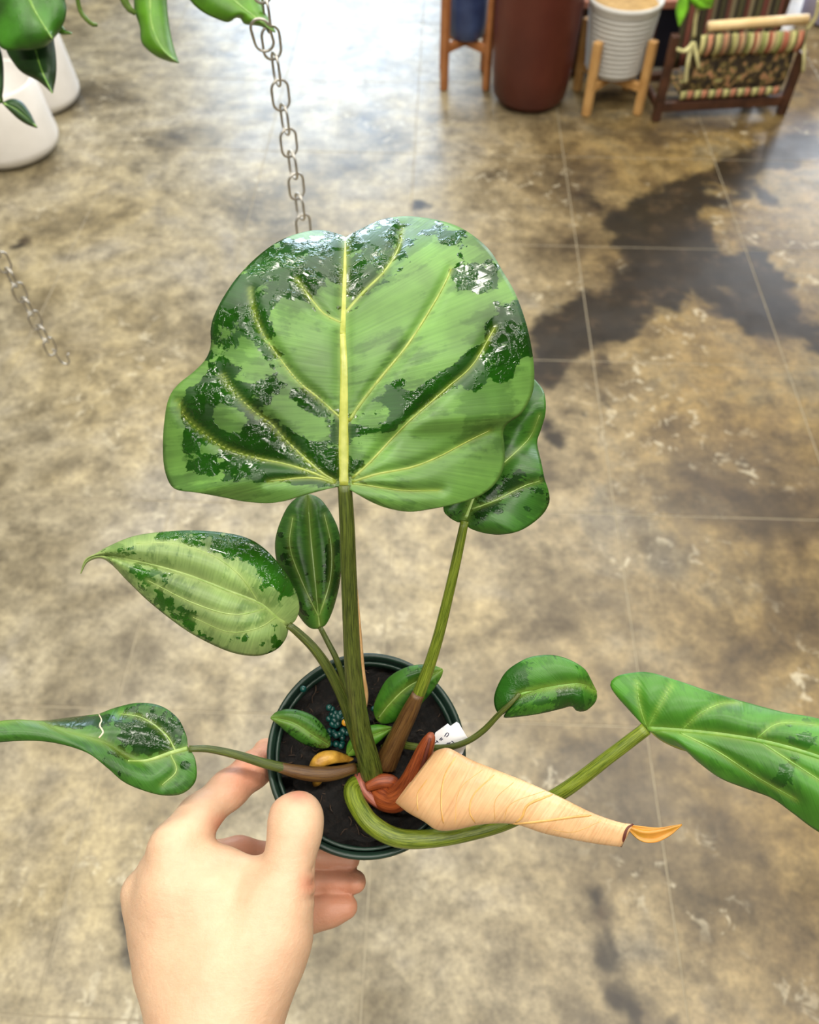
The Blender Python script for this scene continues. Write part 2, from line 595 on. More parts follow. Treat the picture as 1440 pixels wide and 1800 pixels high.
def leaf(name, parent, mid, left, right, mat, veins=(), vein_mat=None, n=72, m=18, bulge=0.004, midpow=1.4,
         groove=0.0015, blobs=(), base_var=0.3, ripple=None, thick=0.0005, vein_glow=4.5, part='midrib', label=None):
    """mid/left/right: polylines of (px,py,depth) from the leaf base to its tip.
    veins: list of (width_px_start, width_px_end, [(px,py)...])"""
    cs = lambda pts: np.array([W3(p) for p in pts])
    Ls = catmull(cs(left), n); Rs = catmull(cs(right), n)
    Mf = catmull(cs(mid), 400)
    sidx = (np.linspace(0, 1, n) ** midpow) * 399
    Ms = np.stack([np.interp(sidx, np.arange(400), Mf[:, k]) for k in range(3)], 1)
    verts, suv = [], []
    cols = list(range(-m, m + 1))
    for i in range(n):
        s = i / (n - 1)
        for c in cols:
            vv = abs(c) / m
            E = Ls[i] if c < 0 else Rs[i]
            P = Ms[i] * (1 - vv) + E * vv
            ray = P - C_; ray /= np.linalg.norm(ray)
            env = min(1, 5 * s) * min(1, 5 * (1 - s))
            P = P - ray * bulge * 4 * vv * (1 - vv) * env
            if ripple:
                amp, fr, ph = ripple
                P = P + ray * amp * vv ** 2 * env * math.sin(fr * s * 2 * math.pi + ph + (1.7 if c < 0 else 0))
            verts.append(P)
            suv.append((s + (3.0 if c < 0 else 0), vv, 0))
    V = np.array(verts)
    # image-plane position of each vertex, used only to lay the veins and colour patches on the blade
    q = V - C_
    zz = q @ F_
    px = 720 + FPX * (q @ R_) / zz; py = 900 - FPX * (q @ U_) / zz
    allv = [('m', [(p[0], p[1]) for p in mid])] + [('v', ve[2]) for ve in veins]
    vein_at = np.zeros(len(V))
    push = np.zeros(len(V))
    for kind, poly in allv:
        sm = catmull([list(p) for p in poly], 40)
        d = polydist(px, py, sm)
        wv = vein_glow * (1.6 if kind == 'm' else 1.0)
        vein_at = np.maximum(vein_at, np.exp(-(d / wv) ** 2) * 0.8)
        push = np.maximum(push, np.exp(-(d / (2.6 * wv)) ** 2))
    V = V + (q / np.linalg.norm(q, axis=1)[:, None]) * (groove * push)[:, None]
    var = np.full(len(V), base_var)
    for (bx, by, rx, ry, rot, val) in blobs:
        c_, s_ = math.cos(math.radians(rot)), math.sin(math.radians(rot))
        dx, dy = px - bx, py - by
        u = (c_ * dx + s_ * dy) / rx; w = (-s_ * dx + c_ * dy) / ry
        k = np.exp(-(u * u + w * w) ** 1.5)
        var = var * (1 - k) + val * k
    nc = len(cols)
    faces = []
    for i in range(n - 1):
        for c in range(nc - 1):
            faces.append((i * nc + c, i * nc + c + 1, (i + 1) * nc + c + 1, (i + 1) * nc + c))
    o = mesh_obj(name, V, faces, mat, parent, attrs={'suv': np.array(suv), 'varieg': var, 'vein': vein_at})
    so = o.modifiers.new('thickness', 'SOLIDIFY')
    so.thickness = thick; so.offset = 0
    if label: o['label'] = label
    # veins lie on the blade's camera-facing side
    if veins or vein_mat:
        bvh = BVHTree.FromPolygons([tuple(p) for p in V], faces)
        lst = list(veins)
        for (w0, w1, poly) in lst:
            sm = catmull([list(p) for p in poly], 36)
            pts, rad = [], []
            for k, (x, y) in enumerate(sm):
                d = W(x, y, 1.0) - C_; d /= np.linalg.norm(d)
                hit = bvh.ray_cast(Vector(C_), Vector(d))
                if hit[0] is None: continue
                tt = k / 35
                pts.append(np.array(hit[0]) - d * 0.00022)
                rad.append((w0 * (1 - tt) + w1 * tt) * 0.5 * hit[3] / FPX)
            if len(pts) < 4: continue
            vv, ff = tube_geo(pts, rad, 8, 0.45)
            mesh_obj(part if w0 >= 9 else 'vein', vv, ff, vein_mat if w0 >= 9 or vein_mat is not M_VEIN else M_VEIN_SIDE, o)
    return o


# ------------------------------------------------------------------ potted plant
rim_c = W(645, 1322, 0.426)
ray = (rim_c - C_) / np.linalg.norm(rim_c - C_)
AX = -ray + 0.07 * U_ - 0.0 * R_          # the pot is tipped towards the camera
AX /= np.linalg.norm(AX)
POT_H = 0.090
pot_base = rim_c - AX * POT_H
plant = thing('potted_plant', pot_base, 'variegated philodendron with one big glossy leaf in a small dark green nursery pot', 'potted plant')


def pot_material():
    t = NT('dark_green_plastic')
    co = t.objco()
    col = t.ramp(t.noise(co, 30, 3), [(0.3, s2l((18, 38, 29))), (0.7, s2l((26, 50, 39)))])
    return t.out(col, 0.42, t.bump(t.noise(co, 400, 2), 0.1, 0.0003))


M_POT = pot_material()
RO = 0.0520
prof = [(0.0, 0.0), (0.034, 0.0), (0.036, 0.002), (0.0475, 0.074), (0.0485, 0.0745)]
v, f = lathe([(0.034, 0.0), (0.0365, 0.002), (0.0478, POT_H - 0.012), (0.0478, POT_H - 0.004), (0.0462, POT_H - 0.004), (0.0462, POT_H - 0.012), (0.035, 0.006), (0.0005, 0.006), (0.0005, 0.0), (0.034, 0.0)], pot_base, AX, 72)
pot = mesh_obj('pot', v, f, M_POT, plant)
pot['label'] = 'dark green plastic nursery pot'
v, f = lathe([(0.0474, POT_H - 0.013), (0.0508, POT_H - 0.0135), (RO - 0.0006, POT_H - 0.012), (RO, POT_H - 0.002), (RO - 0.0006, POT_H - 0.0005), (RO - 0.0016, POT_H), (RO - 0.0026, POT_H - 0.0005), (RO - 0.0032, POT_H - 0.0022), (0.0474, POT_H - 0.013), (0.0474, POT_H - 0.013)], pot_base, AX, 96)
mesh_obj('rim', v, f, M_POT, pot)

# potting soil: lumpy disc
pa = np.cross(AX, R_); pa /= np.linalg.norm(pa)
pb = np.cross(AX, pa)


def soil_pt(r, t, h=0.0):
    return rim_c - AX * (0.0125 - h) + r * (math.cos(t) * pa + math.sin(t) * pb)


def soil_h(x, y):
    return 0.0016 * math.sin(x * 410 + 1.3) * math.cos(y * 370 + .4) + 0.0011 * math.sin(x * 900 + y * 760) + 0.0009 * math.cos(x * 1300 - y * 1500)


sv, sf = [], []
NR, NS = 30, 90
for i in range(NR + 1):
    for k in range(NS):
        r = 0.0468 * i / NR; t = 2 * math.pi * k / NS
        x, y = r * math.cos(t), r * math.sin(t)
        sv.append(soil_pt(r, t, soil_h(x, y) + random.uniform(-.0005, .0005) + 0.004 * (1 - (r / .0468) ** 2)))
for i in range(NR):
    for k in range(NS):
        k2 = (k + 1) % NS
        sf.append((i * NS + k, (i + 1) * NS + k, (i + 1) * NS + k2, i * NS + k2))


def soil_material():
    t = NT('dark_peat_soil')
    co = t.objco()
    col = t.ramp(t.noise(co, 260, 6, 0.7), [(0.36, s2l((6, 4, 3))), (0.54, s2l((20, 14, 10))), (0.68, s2l((46, 33, 22))), (0.8, s2l((84, 62, 40)))])
    return t.out(col, 0.85, t.bump(t.noise(co, 380, 6, 0.75), 1.0, 0.004))


soil = mesh_obj('soil', sv, sf, soil_material(), plant)
soil['label'] = 'dark peaty potting soil'
# peat fibres and bark crumbs
geo = []
for k in range(120):
    r = 0.045 * math.sqrt(random.random()); t = random.uniform(0, 6.283)
    x, y = r * math.cos(t), r * math.sin(t)
    c = soil_pt(r, t, soil_h(x, y) + 0.004 * (1 - (r / .0468) ** 2) + 0.0006)
    a = random.uniform(0, 6.283)
    dr = math.cos(a) * pa + math.sin(a) * pb
    ln = random.uniform(0.002, 0.007)
    bend = random.uniform(-.3, .3) * ln
    side = np.cross(AX, dr)
    pts = [c - dr * ln / 2, c + side * bend + AX * 0.0006, c + dr * ln / 2]
    geo.append(tube_geo(catmull(pts, 5), random.uniform(.00015, .0005), 4))
v, f = join_geo(geo)
fib = mesh_obj('peat_fibres', v, f, simple('peat_fibre', (22, 15, 10), (66, 47, 30), 300, 0.8), plant)
tag(fib, kind='stuff')


def icos(c, r, sub=1):
    bm = bmesh.new()
    bmesh.ops.create_icosphere(bm, subdivisions=sub, radius=r)
    v = np.array([vv.co[:] for vv in bm.verts]) + c
    f = [[q.index for q in ff.verts] for ff in bm.faces]
    bm.free()
    return v, f


# fertiliser beads
geo = []
for k in range(42):
    a = random.gauss(0, 1); b = random.gauss(0, 1)
    px_, py_ = 594 + 9.5 * a, 1277 + 16 * b
    if k == 40: px_, py_ = 533, 1211
    if k == 41: px_, py_ = 657, 1246
    zc = 0.4345 - 0.0012 * random.random() - (0.001 if abs(a) < .7 else 0)
    geo.append(icos(W(px_, py_, zc), 0.0018 * random.uniform(.85, 1.1), 2))
v, f = join_geo(geo)
beads = mesh_obj('fertilizer_beads', v, f, simple('teal_bead', (2, 44, 40), (8, 66, 60), 200, 0.3, 0.05), plant)
tag(beads, 'cluster of teal slow release fertilizer beads', kind='stuff')
v, f = icos(W(607, 1270, 0.4315), 0.0020, 2)
yb = mesh_obj('fertilizer_bead', v, f, simple('amber_bead', (190, 130, 30), (216, 160, 50), 200, 0.3, 0.05), plant)
yb['label'] = 'single amber fertilizer bead'

# --- petioles
pix_tube('petiole', [(606, 852, .3475, 25), (610, 920, .353, 27), (613, 1000, .362, 28), (617, 1100, .377, 29), (622, 1190, .392, 31), (634, 1280, .410, 36), (655, 1362, .430, 42)], M_PET, plant, 60, 20)['label'] = 'thick striped main leaf stalk'
pix_tube('petiole', [(817, 916, .386, 15), (806, 968, .390, 17), (790, 1040, .396, 18), (766, 1135, .405, 20), (738, 1215, .414, 23), (706, 1285, .424, 28), (674, 1350, .434, 34)], M_PET_LT, plant, 50, 16)
pix_tube('stalk_sheath', [(735, 1220, .4125, 22), (722, 1248, .4165, 29), (700, 1294, .4235, 34), (676, 1346, .432, 42)], M_PET_BR, plant, 24, 16, 0.9)
pix_tube('petiole', [(507, 1098, .404, 13), (525, 1113, .406, 15), (552, 1140, .409, 17), (580, 1180, .413, 19), (604, 1230, .419, 20), (622, 1285, .426, 21), (642, 1345, .434, 22)], M_PET, plant, 40, 14)
pix_tube('petiole', [(563, 1103, .426, 9), (576, 1128, .427, 10), (592, 1160, .428, 11), (607, 1205, .431, 12), (628, 1290, .434, 13)], M_PET, plant, 30, 10)
pix_tube('petiole', [(332, 1316, .398, 11), (370, 1317, .401, 13), (420, 1328, .406, 15), (470, 1343, .411, 17), (520, 1354, .416, 19), (570, 1359, .421, 20), (630, 1350, .430, 18)], M_PET, plant, 40, 14)
pix_tube('stalk_sheath', [(492, 1349, .413, 18), (520, 1356, .4155, 24), (555, 1361, .419, 27), (590, 1359, .423, 25), (625, 1349, .428, 18)], M_PET_BR, plant, 24, 14, 0.85)
pix_tube('petiole', [(914, 1219, .3985, 7), (896, 1238, .399, 9), (876, 1257, .402, 10), (850, 1284, .407, 11), (820, 1304, .411, 11), (785, 1314, .416, 12), (740, 1314, .424, 13), (700, 1309, .432, 14), (672, 1316, .434, 14)], M_PET, plant, 44, 12)
pix_tube('petiole', [(648, 1366, .434, 26), (626, 1376, .430, 29), (620, 1392, .425, 33), (630, 1418, .4185, 34), (655, 1450, .4115, 34), (700, 1473, .405, 33), (760, 1474, .4, 31), (830, 1462, .399, 29), (900, 1440, .396, 28), (990, 1391, .389, 26), (1070, 1331, .381, 24), (1136, 1281, .3755, 23)], M_PET_LT, plant, 80, 18)['label'] = 'long shiny leaf stalk looping over the pot rim'

# crown of the plant and rust coloured sheaths
pix_tube('crown', [(632, 1338, .437, 26), (650, 1362, .436, 52), (672, 1376, .4355, 50), (692, 1372, .437, 26)], M_PET_BASE, plant, 20, 16)
c1 = pix_tube('cataphyll', [(655, 1388, .430, 34), (672, 1401, .4255, 46), (696, 1404, .421, 48), (717, 1385, .4165, 44), (733, 1354, .411, 38), (747, 1318, .406, 30), (756, 1297, .4035, 20), (758, 1288, .403, 9)], M_CATA, plant, 40, 18, 0.8)
c1['label'] = 'rust orange curved sheath with a blunt tip'
pix_tube('cataphyll_fold', [(700, 1416, .418, 6), (722, 1392, .4105, 9), (738, 1362, .4055, 9), (750, 1322, .4015, 7), (756, 1298, .4005, 4)], M_PET_BASE, c1, 24, 8, 0.7)
pix_tube('cataphyll', [(632, 1356, .431, 20), (634, 1378, .427, 20), (648, 1400, .424, 18), (668, 1416, .4225, 12), (684, 1420, .4225, 6)], petiole_material('pink_brown_collar', (110, 50, 36), (150, 82, 60)), plant, 24, 12, 0.7)
pix_tube('cataphyll', [(645, 1384, .424, 16), (668, 1374, .4235, 26), (690, 1375, .4235, 24), (700, 1386, .424, 10)], M_CATA, plant, 20, 12, 0.8)
# dried sheath standing behind the main stalk
leaf('dried_sheath', plant, [(627, 1035, .408), (630, 1100, .412), (636, 1180, .423), (642, 1225, .429), (640, 1256, .436)],
     [(626, 1035, .408), (622, 1100, .413), (624, 1180, .424), (630, 1225, .430), (638, 1256, .436)],
     [(628, 1035, .408), (634, 1100, .412), (641, 1180, .423), (647, 1222, .429), (642, 1256, .436)],
     simple('dry_tan_sheath', (176, 134, 84), (206, 166, 116), 120, 0.55, 0.3, 0.0006), n=30, m=4, bulge=.002, groove=0)['label'] = 'dry tan sheath'
pix_tube('old_leaf_curl', [(552, 1380, .431, 8), (558, 1370, .428, 20), (556, 1350, .4265, 26), (566, 1336, .4265, 28), (584, 1331, .428, 24), (604, 1333, .431, 16), (622, 1338, .434, 10)], simple('mustard_shrivelled_leaf', (134, 92, 26), (206, 160, 62), 130, 0.4, 0.4, 0.0008), plant, 30, 14)['label'] = 'shrivelled mustard yellow leaf remnant'

# --- big leaf
big_mid = [(604, 855, .345), (604, 800, .3445), (604, 700, .3445), (603, 600, .348), (605, 500, .358), (607, 450, .367), (608, 417, .381)]
big_L = [(600, 855, .345), (575, 857, .3455), (540, 868, .346), (500, 880, .348), (470, 884, .350), (430, 881, .352), (390, 873, .354), (350, 866, .356), (315, 862, .360), (300, 852, .363), (290, 825, .364), (287, 790, .362), (289, 745, .360), (297, 700, .358), (315, 675, .357), (340, 655, .356), (362, 632, .355), (371, 608, .356), (371, 580, .357), (377, 555, .358), (395, 520, .360), (420, 485, .364), (455, 450, .370), (490, 425, .377), (525, 411, .384), (560, 405, .389), (588, 410, .388), (606, 416, .382)]
big_R = [(608, 855, .345), (630, 868, .3455), (650, 880, .347), (680, 892, .349), (720, 899, .352), (760, 894, .355), (800, 886, .358), (840, 873, .362), (865, 856, .366), (880, 835, .370), (887, 810, .373), (886, 780, .374), (884, 760, .372), (892, 744, .368), (915, 728, .366), (930, 705, .367), (938, 680, .368), (938, 640, .368), (932, 600, .368), (922, 560, .369), (905, 515, .371), (885, 480, .374), (860, 440, .379), (825, 410, .385), (790, 393, .390), (750, 384, .394), (710, 381, .396), (670, 387, .394), (635, 403, .388), (609, 416, .382)]
big_veins = [
    (24, 13, [(604, 853), (604, 760), (605, 650), (602, 585)]), (13, 4, [(602, 588), (604, 540), (606, 480), (607, 424)]),
    (5, 1.8, [(590, 846), (559, 826), (501, 772), (478, 746), (443, 720), (406, 682), (391, 659)]),
    (5, 1.8, [(590, 848), (544, 829), (501, 816), (443, 803), (394, 786), (365, 766), (328, 734), (313, 705)]),
    (5, 2, [(588, 849), (560, 841), (530, 840), (472, 846)]),
    (5, 1.8, [(600, 736), (559, 699), (524, 670), (490, 627), (458, 578), (443, 532), (440, 509)]),
    (5, 1.8, [(600, 568), (570, 552), (547, 526), (521, 491)]),
    (5, 1.8, [(619, 841), (651, 812), (709, 750), (760, 705), (789, 679), (831, 641), (870, 576)]),
    (5, 1.8, [(619, 847), (661, 834), (725, 821), (773, 802), (822, 776), (862, 756)]),
    (6, 3, [(614, 741), (632, 712), (670, 663), (715, 608), (760, 538), (783, 496), (793, 473)]),
    (6, 2, [(606, 552), (638, 515), (677, 476), (702, 434), (708, 404)]),
    (3, 1.4, [(619, 850), (644, 853), (709, 862), (773, 862)])]
big_blobs = [
    (450, 690, 190, 260, 0, 0.52), (500, 790, 130, 60, 22, 0.78), (375, 715, 80, 75, 10, 0.74), (560, 765, 60, 80, 0, 0.72), (470, 700, 60, 40, 40, .66),
    (560, 475, 110, 60, -15, 0.78), (640, 455, 60, 80, 0, 0.74), (690, 430, 46, 50, 0, 0.68), (430, 545, 60, 100, 25, 0.70), (480, 470, 60, 40, -40, .72),
    (540, 610, 44, 100, -35, 0.22), (525, 735, 66, 26, 35, 0.25), (430, 630, 30, 40, 0, 0.34), (400, 735, 30, 22, 30, .3), (580, 520, 22, 30, 0, .3),
    (730, 600, 100, 150, 30, 0.05), (820, 830, 120, 70, -15, 0.0), (760, 760, 110, 50, -35, 0.08),
    (685, 695, 28, 50, 40, 0.72), (755, 690, 120, 20, -40, 0.74), (830, 485, 50, 34, 20, 0.72), (800, 420, 60, 22, 25, 0.6), (870, 450, 30, 30, 0, .5),
    (890, 600, 50, 70, 20, 0.84), (860, 645, 80, 36, -35, 0.72), (520, 872, 150, 16, 5, 0.0), (340, 805, 45, 45, 0, 0.62), (303, 760, 20, 70, 0, 0.05), (330, 665, 40, 14, -35, .25)]
leaf('leaf', plant, big_mid, big_L, big_R, M_LEAF_BIG, big_veins, M_VEIN, n=150, m=40, bulge=.006, midpow=1.75, groove=.0026, blobs=big_blobs, base_var=.24,
     ripple=(.002, 5, 0.6), label='largest heart shaped leaf, patched light and dark green, glossy')

# --- second leaf, right, behind the big one
leaf('leaf', plant, [(817, 915, .386), (830, 880, .388), (858, 800, .392), (888, 720, .398), (905, 645, .405)],
     [(814, 917, .386), (804, 917, .386), (788, 907, .387), (780, 893, .388), (786, 850, .391), (800, 780, .396), (835, 700, .402), (903, 640, .406)],
     [(819, 919, .386), (826, 928, .386), (854, 937, .386), (884, 939, .387), (918, 931, .389), (950, 908, .391), (965, 884, .392), (964, 862, .391), (957, 840, .389), (951, 812, .390), (944, 778, .394), (951, 754, .394), (959, 725, .392), (957, 692, .394), (945, 673, .398), (925, 655, .403), (907, 640, .406)],
     M_LEAF_DEEP, [(12, 5, [(817, 916), (830, 880), (858, 800), (885, 730)]), (3, 1.4, [(830, 895), (870, 880), (920, 855), (950, 845)]), (3, 1.4, [(842, 850), (890, 810), (930, 770), (948, 730)])],
     M_VEIN_PALE, n=80, m=20, bulge=.005, groove=.002, blobs=[(860, 870, 50, 40, -30, .6), (930, 850, 30, 25, 0, .55), (930, 740, 40, 70, 0, .1), (900, 920, 60, 20, -10, .2)], base_var=.4, ripple=(.0035, 3.5, .4), label='wavy heart shaped leaf half hidden behind the largest leaf')

# --- third leaf, left
leaf('leaf', plant, [(506, 1100, .404), (486, 1085, .400), (456, 1060, .396), (400, 1038, .391), (323, 1008, .389), (241, 986, .391), (176, 976, .397), (152, 985, .401), (142, 1008, .404)],
     [(507, 1104, .404), (502, 1122, .405), (486, 1141, .404), (456, 1152, .402), (418, 1149, .400), (379, 1135, .398), (327, 1107, .397), (267, 1061, .396), (224, 1020, .396), (198, 993, .397), (177, 981, .398), (154, 988, .401), (142, 1008, .404)],
     [(509, 1098, .404), (519, 1090, .405), (526, 1068, .405), (519, 1038, .403), (499, 1003, .401), (465, 965, .399), (431, 945, .398), (387, 936, .397), (336, 933, .396), (280, 936, .396), (232, 944, .396), (189, 962, .397), (168, 974, .398), (150, 984, .401), (142, 1008, .404)],
     M_LEAF_MID, [(11, 3, [(504, 1098), (486, 1085), (456, 1060), (400, 1038), (323, 1008), (241, 986), (180, 976)]),
                  (3, 2, [(456, 1060), (420, 1010), (370, 975), (300, 955), (240, 956)]), (3, 2, [(470, 1070), (410, 1080), (340, 1060), (260, 1020)]), (3, 2, [(486, 1085), (450, 1105), (400, 1110), (340, 1085)])],
     M_VEIN_PALE, n=90, m=20, bulge=.006, midpow=1.25, groove=.0012,
     blobs=[(420, 960, 90, 26, 18, .75), (480, 1000, 60, 30, 45, .78), (270, 1005, 46, 26, 10, .62), (320, 945, 60, 14, 0, .62), (340, 1085, 110, 26, 25, .6), (400, 1080, 50, 40, 0, .12), (330, 985, 110, 18, 14, .1), (210, 975, 40, 16, -20, .6), (470, 1125, 40, 26, 0, .5)],
     base_var=.3, ripple=(.001, 3, 0), label='oval pointed leaf with pale centre and dark green margin')

# --- fourth leaf, upright behind the main stalk
leaf('leaf', plant, [(562, 1104, .427), (556, 1040, .424), (548, 960, .424), (543, 900, .427), (541, 868, .430)],
     [(560, 1105, .427), (545, 1103, .428), (528, 1085, .430), (506, 1045, .431), (490, 1000, .430), (484, 962, .430), (489, 930, .430), (505, 893, .431), (524, 874, .431), (540, 868, .430)],
     [(564, 1104, .427), (575, 1094, .428), (588, 1062, .430), (598, 1016, .430), (600, 965, .430), (594, 930, .430), (580, 900, .430), (562, 877, .430), (542, 868, .430)],
     M_LEAF_DEEP, [(6, 3, [(562, 1102), (556, 1040), (548, 960), (543, 900)]), (3, 2, [(560, 1085), (530, 1020), (510, 960), (515, 910)]), (3, 2, [(561, 1085), (580, 1020), (582, 960), (570, 905)])],
     M_VEIN_PALE, n=70, m=16, bulge=.005, midpow=1.1, groove=.0018, blobs=[(510, 960, 26, 40, 0, .6), (545, 930, 40, 60, 0, .15), (585, 1000, 20, 60, 0, .6), (540, 1060, 40, 30, 0, .45)], base_var=.3, label='narrow upright oval leaf behind the main stalk')

# --- fifth leaf, far left, twisted
leaf('leaf', plant, [(332, 1315, .398), (300, 1324, .396), (255, 1338, .394), (215, 1325, .391), (180, 1304, .388), (110, 1286, .384), (60, 1268, .381), (0, 1268, .377), (-110, 1290, .370), (-190, 1330, .366)],
     [(330, 1312, .398), (327, 1292, .400), (312, 1262, .403), (282, 1241, .405), (243, 1236, .406), (205, 1244, .406), (178, 1254, .405), (172, 1256, .404), (120, 1262, .400), (68, 1269, .394), (0, 1276, .386), (-110, 1296, .374), (-190, 1331, .367)],
     [(335, 1318, .398), (344, 1338, .398), (344, 1372, .398), (322, 1394, .396), (290, 1398, .394), (255, 1390, .391), (218, 1374, .388), (190, 1350, .385), (150, 1321, .381), (80, 1303, .378), (0, 1304, .375), (-110, 1318, .369), (-190, 1332, .366)],
     M_LEAF_DEEP, [(9, 4, [(330, 1316), (300, 1324), (258, 1337), (225, 1338)]), (3, 1.5, [(310, 1322), (290, 1290), (250, 1262), (210, 1255)]), (3, 1.5, [(300, 1326), (310, 1355), (285, 1380)])],
     M_VEIN_PALE, n=100, m=16, bulge=.003, midpow=1.0, groove=.0018, blobs=[(270, 1285, 60, 40, 0, .75), (130, 1270, 60, 16, 0, .85), (60, 1288, 140, 18, 5, .12), (270, 1370, 60, 30, 0, .2), (325, 1345, 8, 8, 0, .9)], base_var=.35, label='twisted leaf reaching to the left edge with a torn margin')

l5 = bpy.data.objects[[o.name for o in plant.children if o.name.startswith('leaf')][-1]]
for o in plant.children:
    if o.get('label', '').startswith('twisted'): l5 = o
bv5 = BVHTree.FromPolygons([tuple(np.array(q.co) + ORIG[l5]) for q in l5.data.vertices], [tuple(q.vertices) for q in l5.data.polygons])
pts = []
for (x, y) in catmull([[174, 1257], [178, 1266], [175, 1276], [181, 1287], [174, 1297]], 20):
    d = W(x, y, 1.0) - C_; d /= np.linalg.norm(d)
    hit = bv5.ray_cast(Vector(C_), Vector(d))
    if hit[0] is not None: pts.append(np.array(hit[0]) - d * .0002)
if len(pts) > 3:
    v, f = tube_geo(pts, np.linspace(5, 3, len(pts)) * .5 * .39 / FPX, 8, .4)
    mesh_obj('torn_edge', v, f, simple('dry_cream_tear', (186, 166, 140), (214, 198, 176), 200, 0.6, 0.2, 0.0004), l5)

# --- sixth leaf, small on the right
leaf('leaf', plant, [(913, 1221, .400), (940, 1213, .399), (975, 1207, .398), (1020, 1202, .400), (1048, 1214, .404)],
     [(910, 1222, .400), (896, 1238, .402), (884, 1256, .405), (873, 1249, .406), (869, 1228, .406), (876, 1204, .405), (891, 1180, .404), (915, 1163, .403), (938, 1154, .403), (971, 1152, .402), (1001, 1160, .402), (1027, 1176, .402), (1038, 1194, .403), (1044, 1206, .404), (1049, 1216, .404)],
     [(913, 1225, .400), (900, 1240, .401), (886, 1259, .404), (892, 1261, .404), (915, 1259, .403), (949, 1254, .402), (984, 1246, .402), (1005, 1241, .402), (1014, 1249, .403), (1029, 1249, .404), (1044, 1237, .405), (1049, 1226, .405), (1049, 1218, .404)],
     M_LEAF_GREEN, [(5, 1.8, [(914, 1221), (940, 1213), (975, 1207), (1020, 1202), (1040, 1208)])], M_VEIN_GREEN, n=60, m=16, bulge=.003, midpow=1.2, groove=.0014,
     blobs=[(895, 1205, 30, 50, 20, .9), (980, 1180, 60, 20, 0, .3), (1010, 1225, 30, 20, 0, .6)], base_var=.45, label='small glossy leaf with a nibbled tip right of the pot')

# --- seventh leaf, far right
l7 = leaf('leaf', plant, [(1137, 1280, .376), (1199, 1284, .371), (1276, 1292, .365), (1358, 1307, .358), (1440, 1331, .352), (1560, 1380, .347), (1650, 1430, .346)],
     [(1135, 1278, .376), (1126, 1269, .377), (1104, 1245, .379), (1083, 1221, .381), (1073, 1203, .382), (1083, 1190, .382), (1104, 1184, .380), (1139, 1182, .378), (1186, 1195, .376), (1251, 1217, .373), (1315, 1236, .370), (1380, 1253, .366), (1440, 1264, .362), (1520, 1295, .357), (1600, 1360, .351), (1650, 1428, .346)],
     [(1140, 1284, .376), (1150, 1291, .377), (1175, 1306, .377), (1203, 1317, .375), (1229, 1340, .373), (1268, 1368, .369), (1319, 1388, .365), (1358, 1403, .362), (1393, 1428, .359), (1440, 1462, .356), (1510, 1495, .352), (1590, 1490, .349), (1650, 1432, .346)],
     M_LEAF_GREEN, [(12, 7, [(1138, 1280), (1199, 1284), (1276, 1292), (1358, 1307), (1440, 1331), (1520, 1362)]),
                    (3, 1.4, [(1140, 1277), (1160, 1240), (1180, 1205)]), (3, 2, [(1136, 1275), (1125, 1240), (1120, 1200)]),
                    (3, 1.4, [(1199, 1282), (1230, 1255), (1265, 1238), (1300, 1236)]), (3, 1.4, [(1195, 1288), (1260, 1320), (1330, 1365), (1400, 1405)]), (3, 1.4, [(1340, 1306), (1400, 1345), (1470, 1390)]), (3, 1.4, [(1330, 1298), (1370, 1272), (1440, 1275)])],
     M_VEIN_GREEN, n=90, m=22, bulge=.004, midpow=1.5, groove=.0018, blobs=[(1380, 1360, 14, 36, 35, .75), (1415, 1300, 40, 20, 10, .6), (1400, 1270, 40, 12, 0, .6), (1240, 1300, 80, 60, 0, .1)], base_var=.22, ripple=(.001, 4, 0), label='arrow shaped bright green leaf cut by the right edge')
leaf('curled_lobe', l7, [(1142, 1284, .3775), (1165, 1297, .379), (1190, 1308, .379), (1206, 1319, .3775)],
     [(1142, 1283, .3772), (1165, 1288, .377), (1190, 1296, .3765), (1206, 1318, .377)], [(1142, 1285, .3778), (1162, 1301, .380), (1188, 1314, .380), (1206, 1320, .378)],
     simple('olive_leaf_underside', (126, 136, 50), (160, 164, 78), 90, 0.5, 0.2, 0.0005), n=16, m=4, bulge=.001, groove=0)['label'] = 'olive underside of a folded lobe'

# --- small leaves inside the pot
leaf('leaf', plant, [(580, 1311, .428), (550, 1292, .4225), (515, 1270, .421), (476, 1261, .422)],
     [(581, 1309, .428), (580, 1296, .427), (568, 1275, .425), (551, 1259, .424), (527, 1249, .423), (504, 1247, .423), (486, 1252, .423), (477, 1260, .422)],
     [(578, 1313, .428), (572, 1315, .428), (557, 1314, .427), (533, 1307, .426), (510, 1292, .425), (492, 1276, .424), (476, 1263, .422)],
     M_LEAF_DEEP, [(3, 1.4, [(578, 1310), (550, 1292), (515, 1270), (482, 1262)])], M_VEIN_GREEN, n=40, m=10, bulge=.0025, midpow=1.1, groove=.001, base_var=.45, label='small oval leaf over the left pot rim')
leaf('leaf', plant, [(663, 1266, .432), (685, 1237, .424), (720, 1205, .419), (778, 1177, .418)],
     [(661, 1264, .432), (657, 1246, .430), (665, 1221, .427), (682, 1193, .424), (708, 1176, .421), (734, 1169, .420), (761, 1170, .419), (778, 1176, .418)],
     [(666, 1269, .432), (676, 1272, .431), (695, 1268, .430), (720, 1255, .428), (743, 1234, .425), (761, 1213, .422), (775, 1190, .420), (779, 1178, .418)],
     M_LEAF_GREEN, [(5, 2, [(665, 1262), (685, 1237), (720, 1205), (770, 1180)])], M_VEIN_PALE, n=46, m=12, bulge=.003, midpow=1.1, groove=.001,
     blobs=[(735, 1200, 40, 24, -35, .6), (680, 1210, 14, 40, 30, .1)], base_var=.32, label='small light green leaf inside the right of the pot')
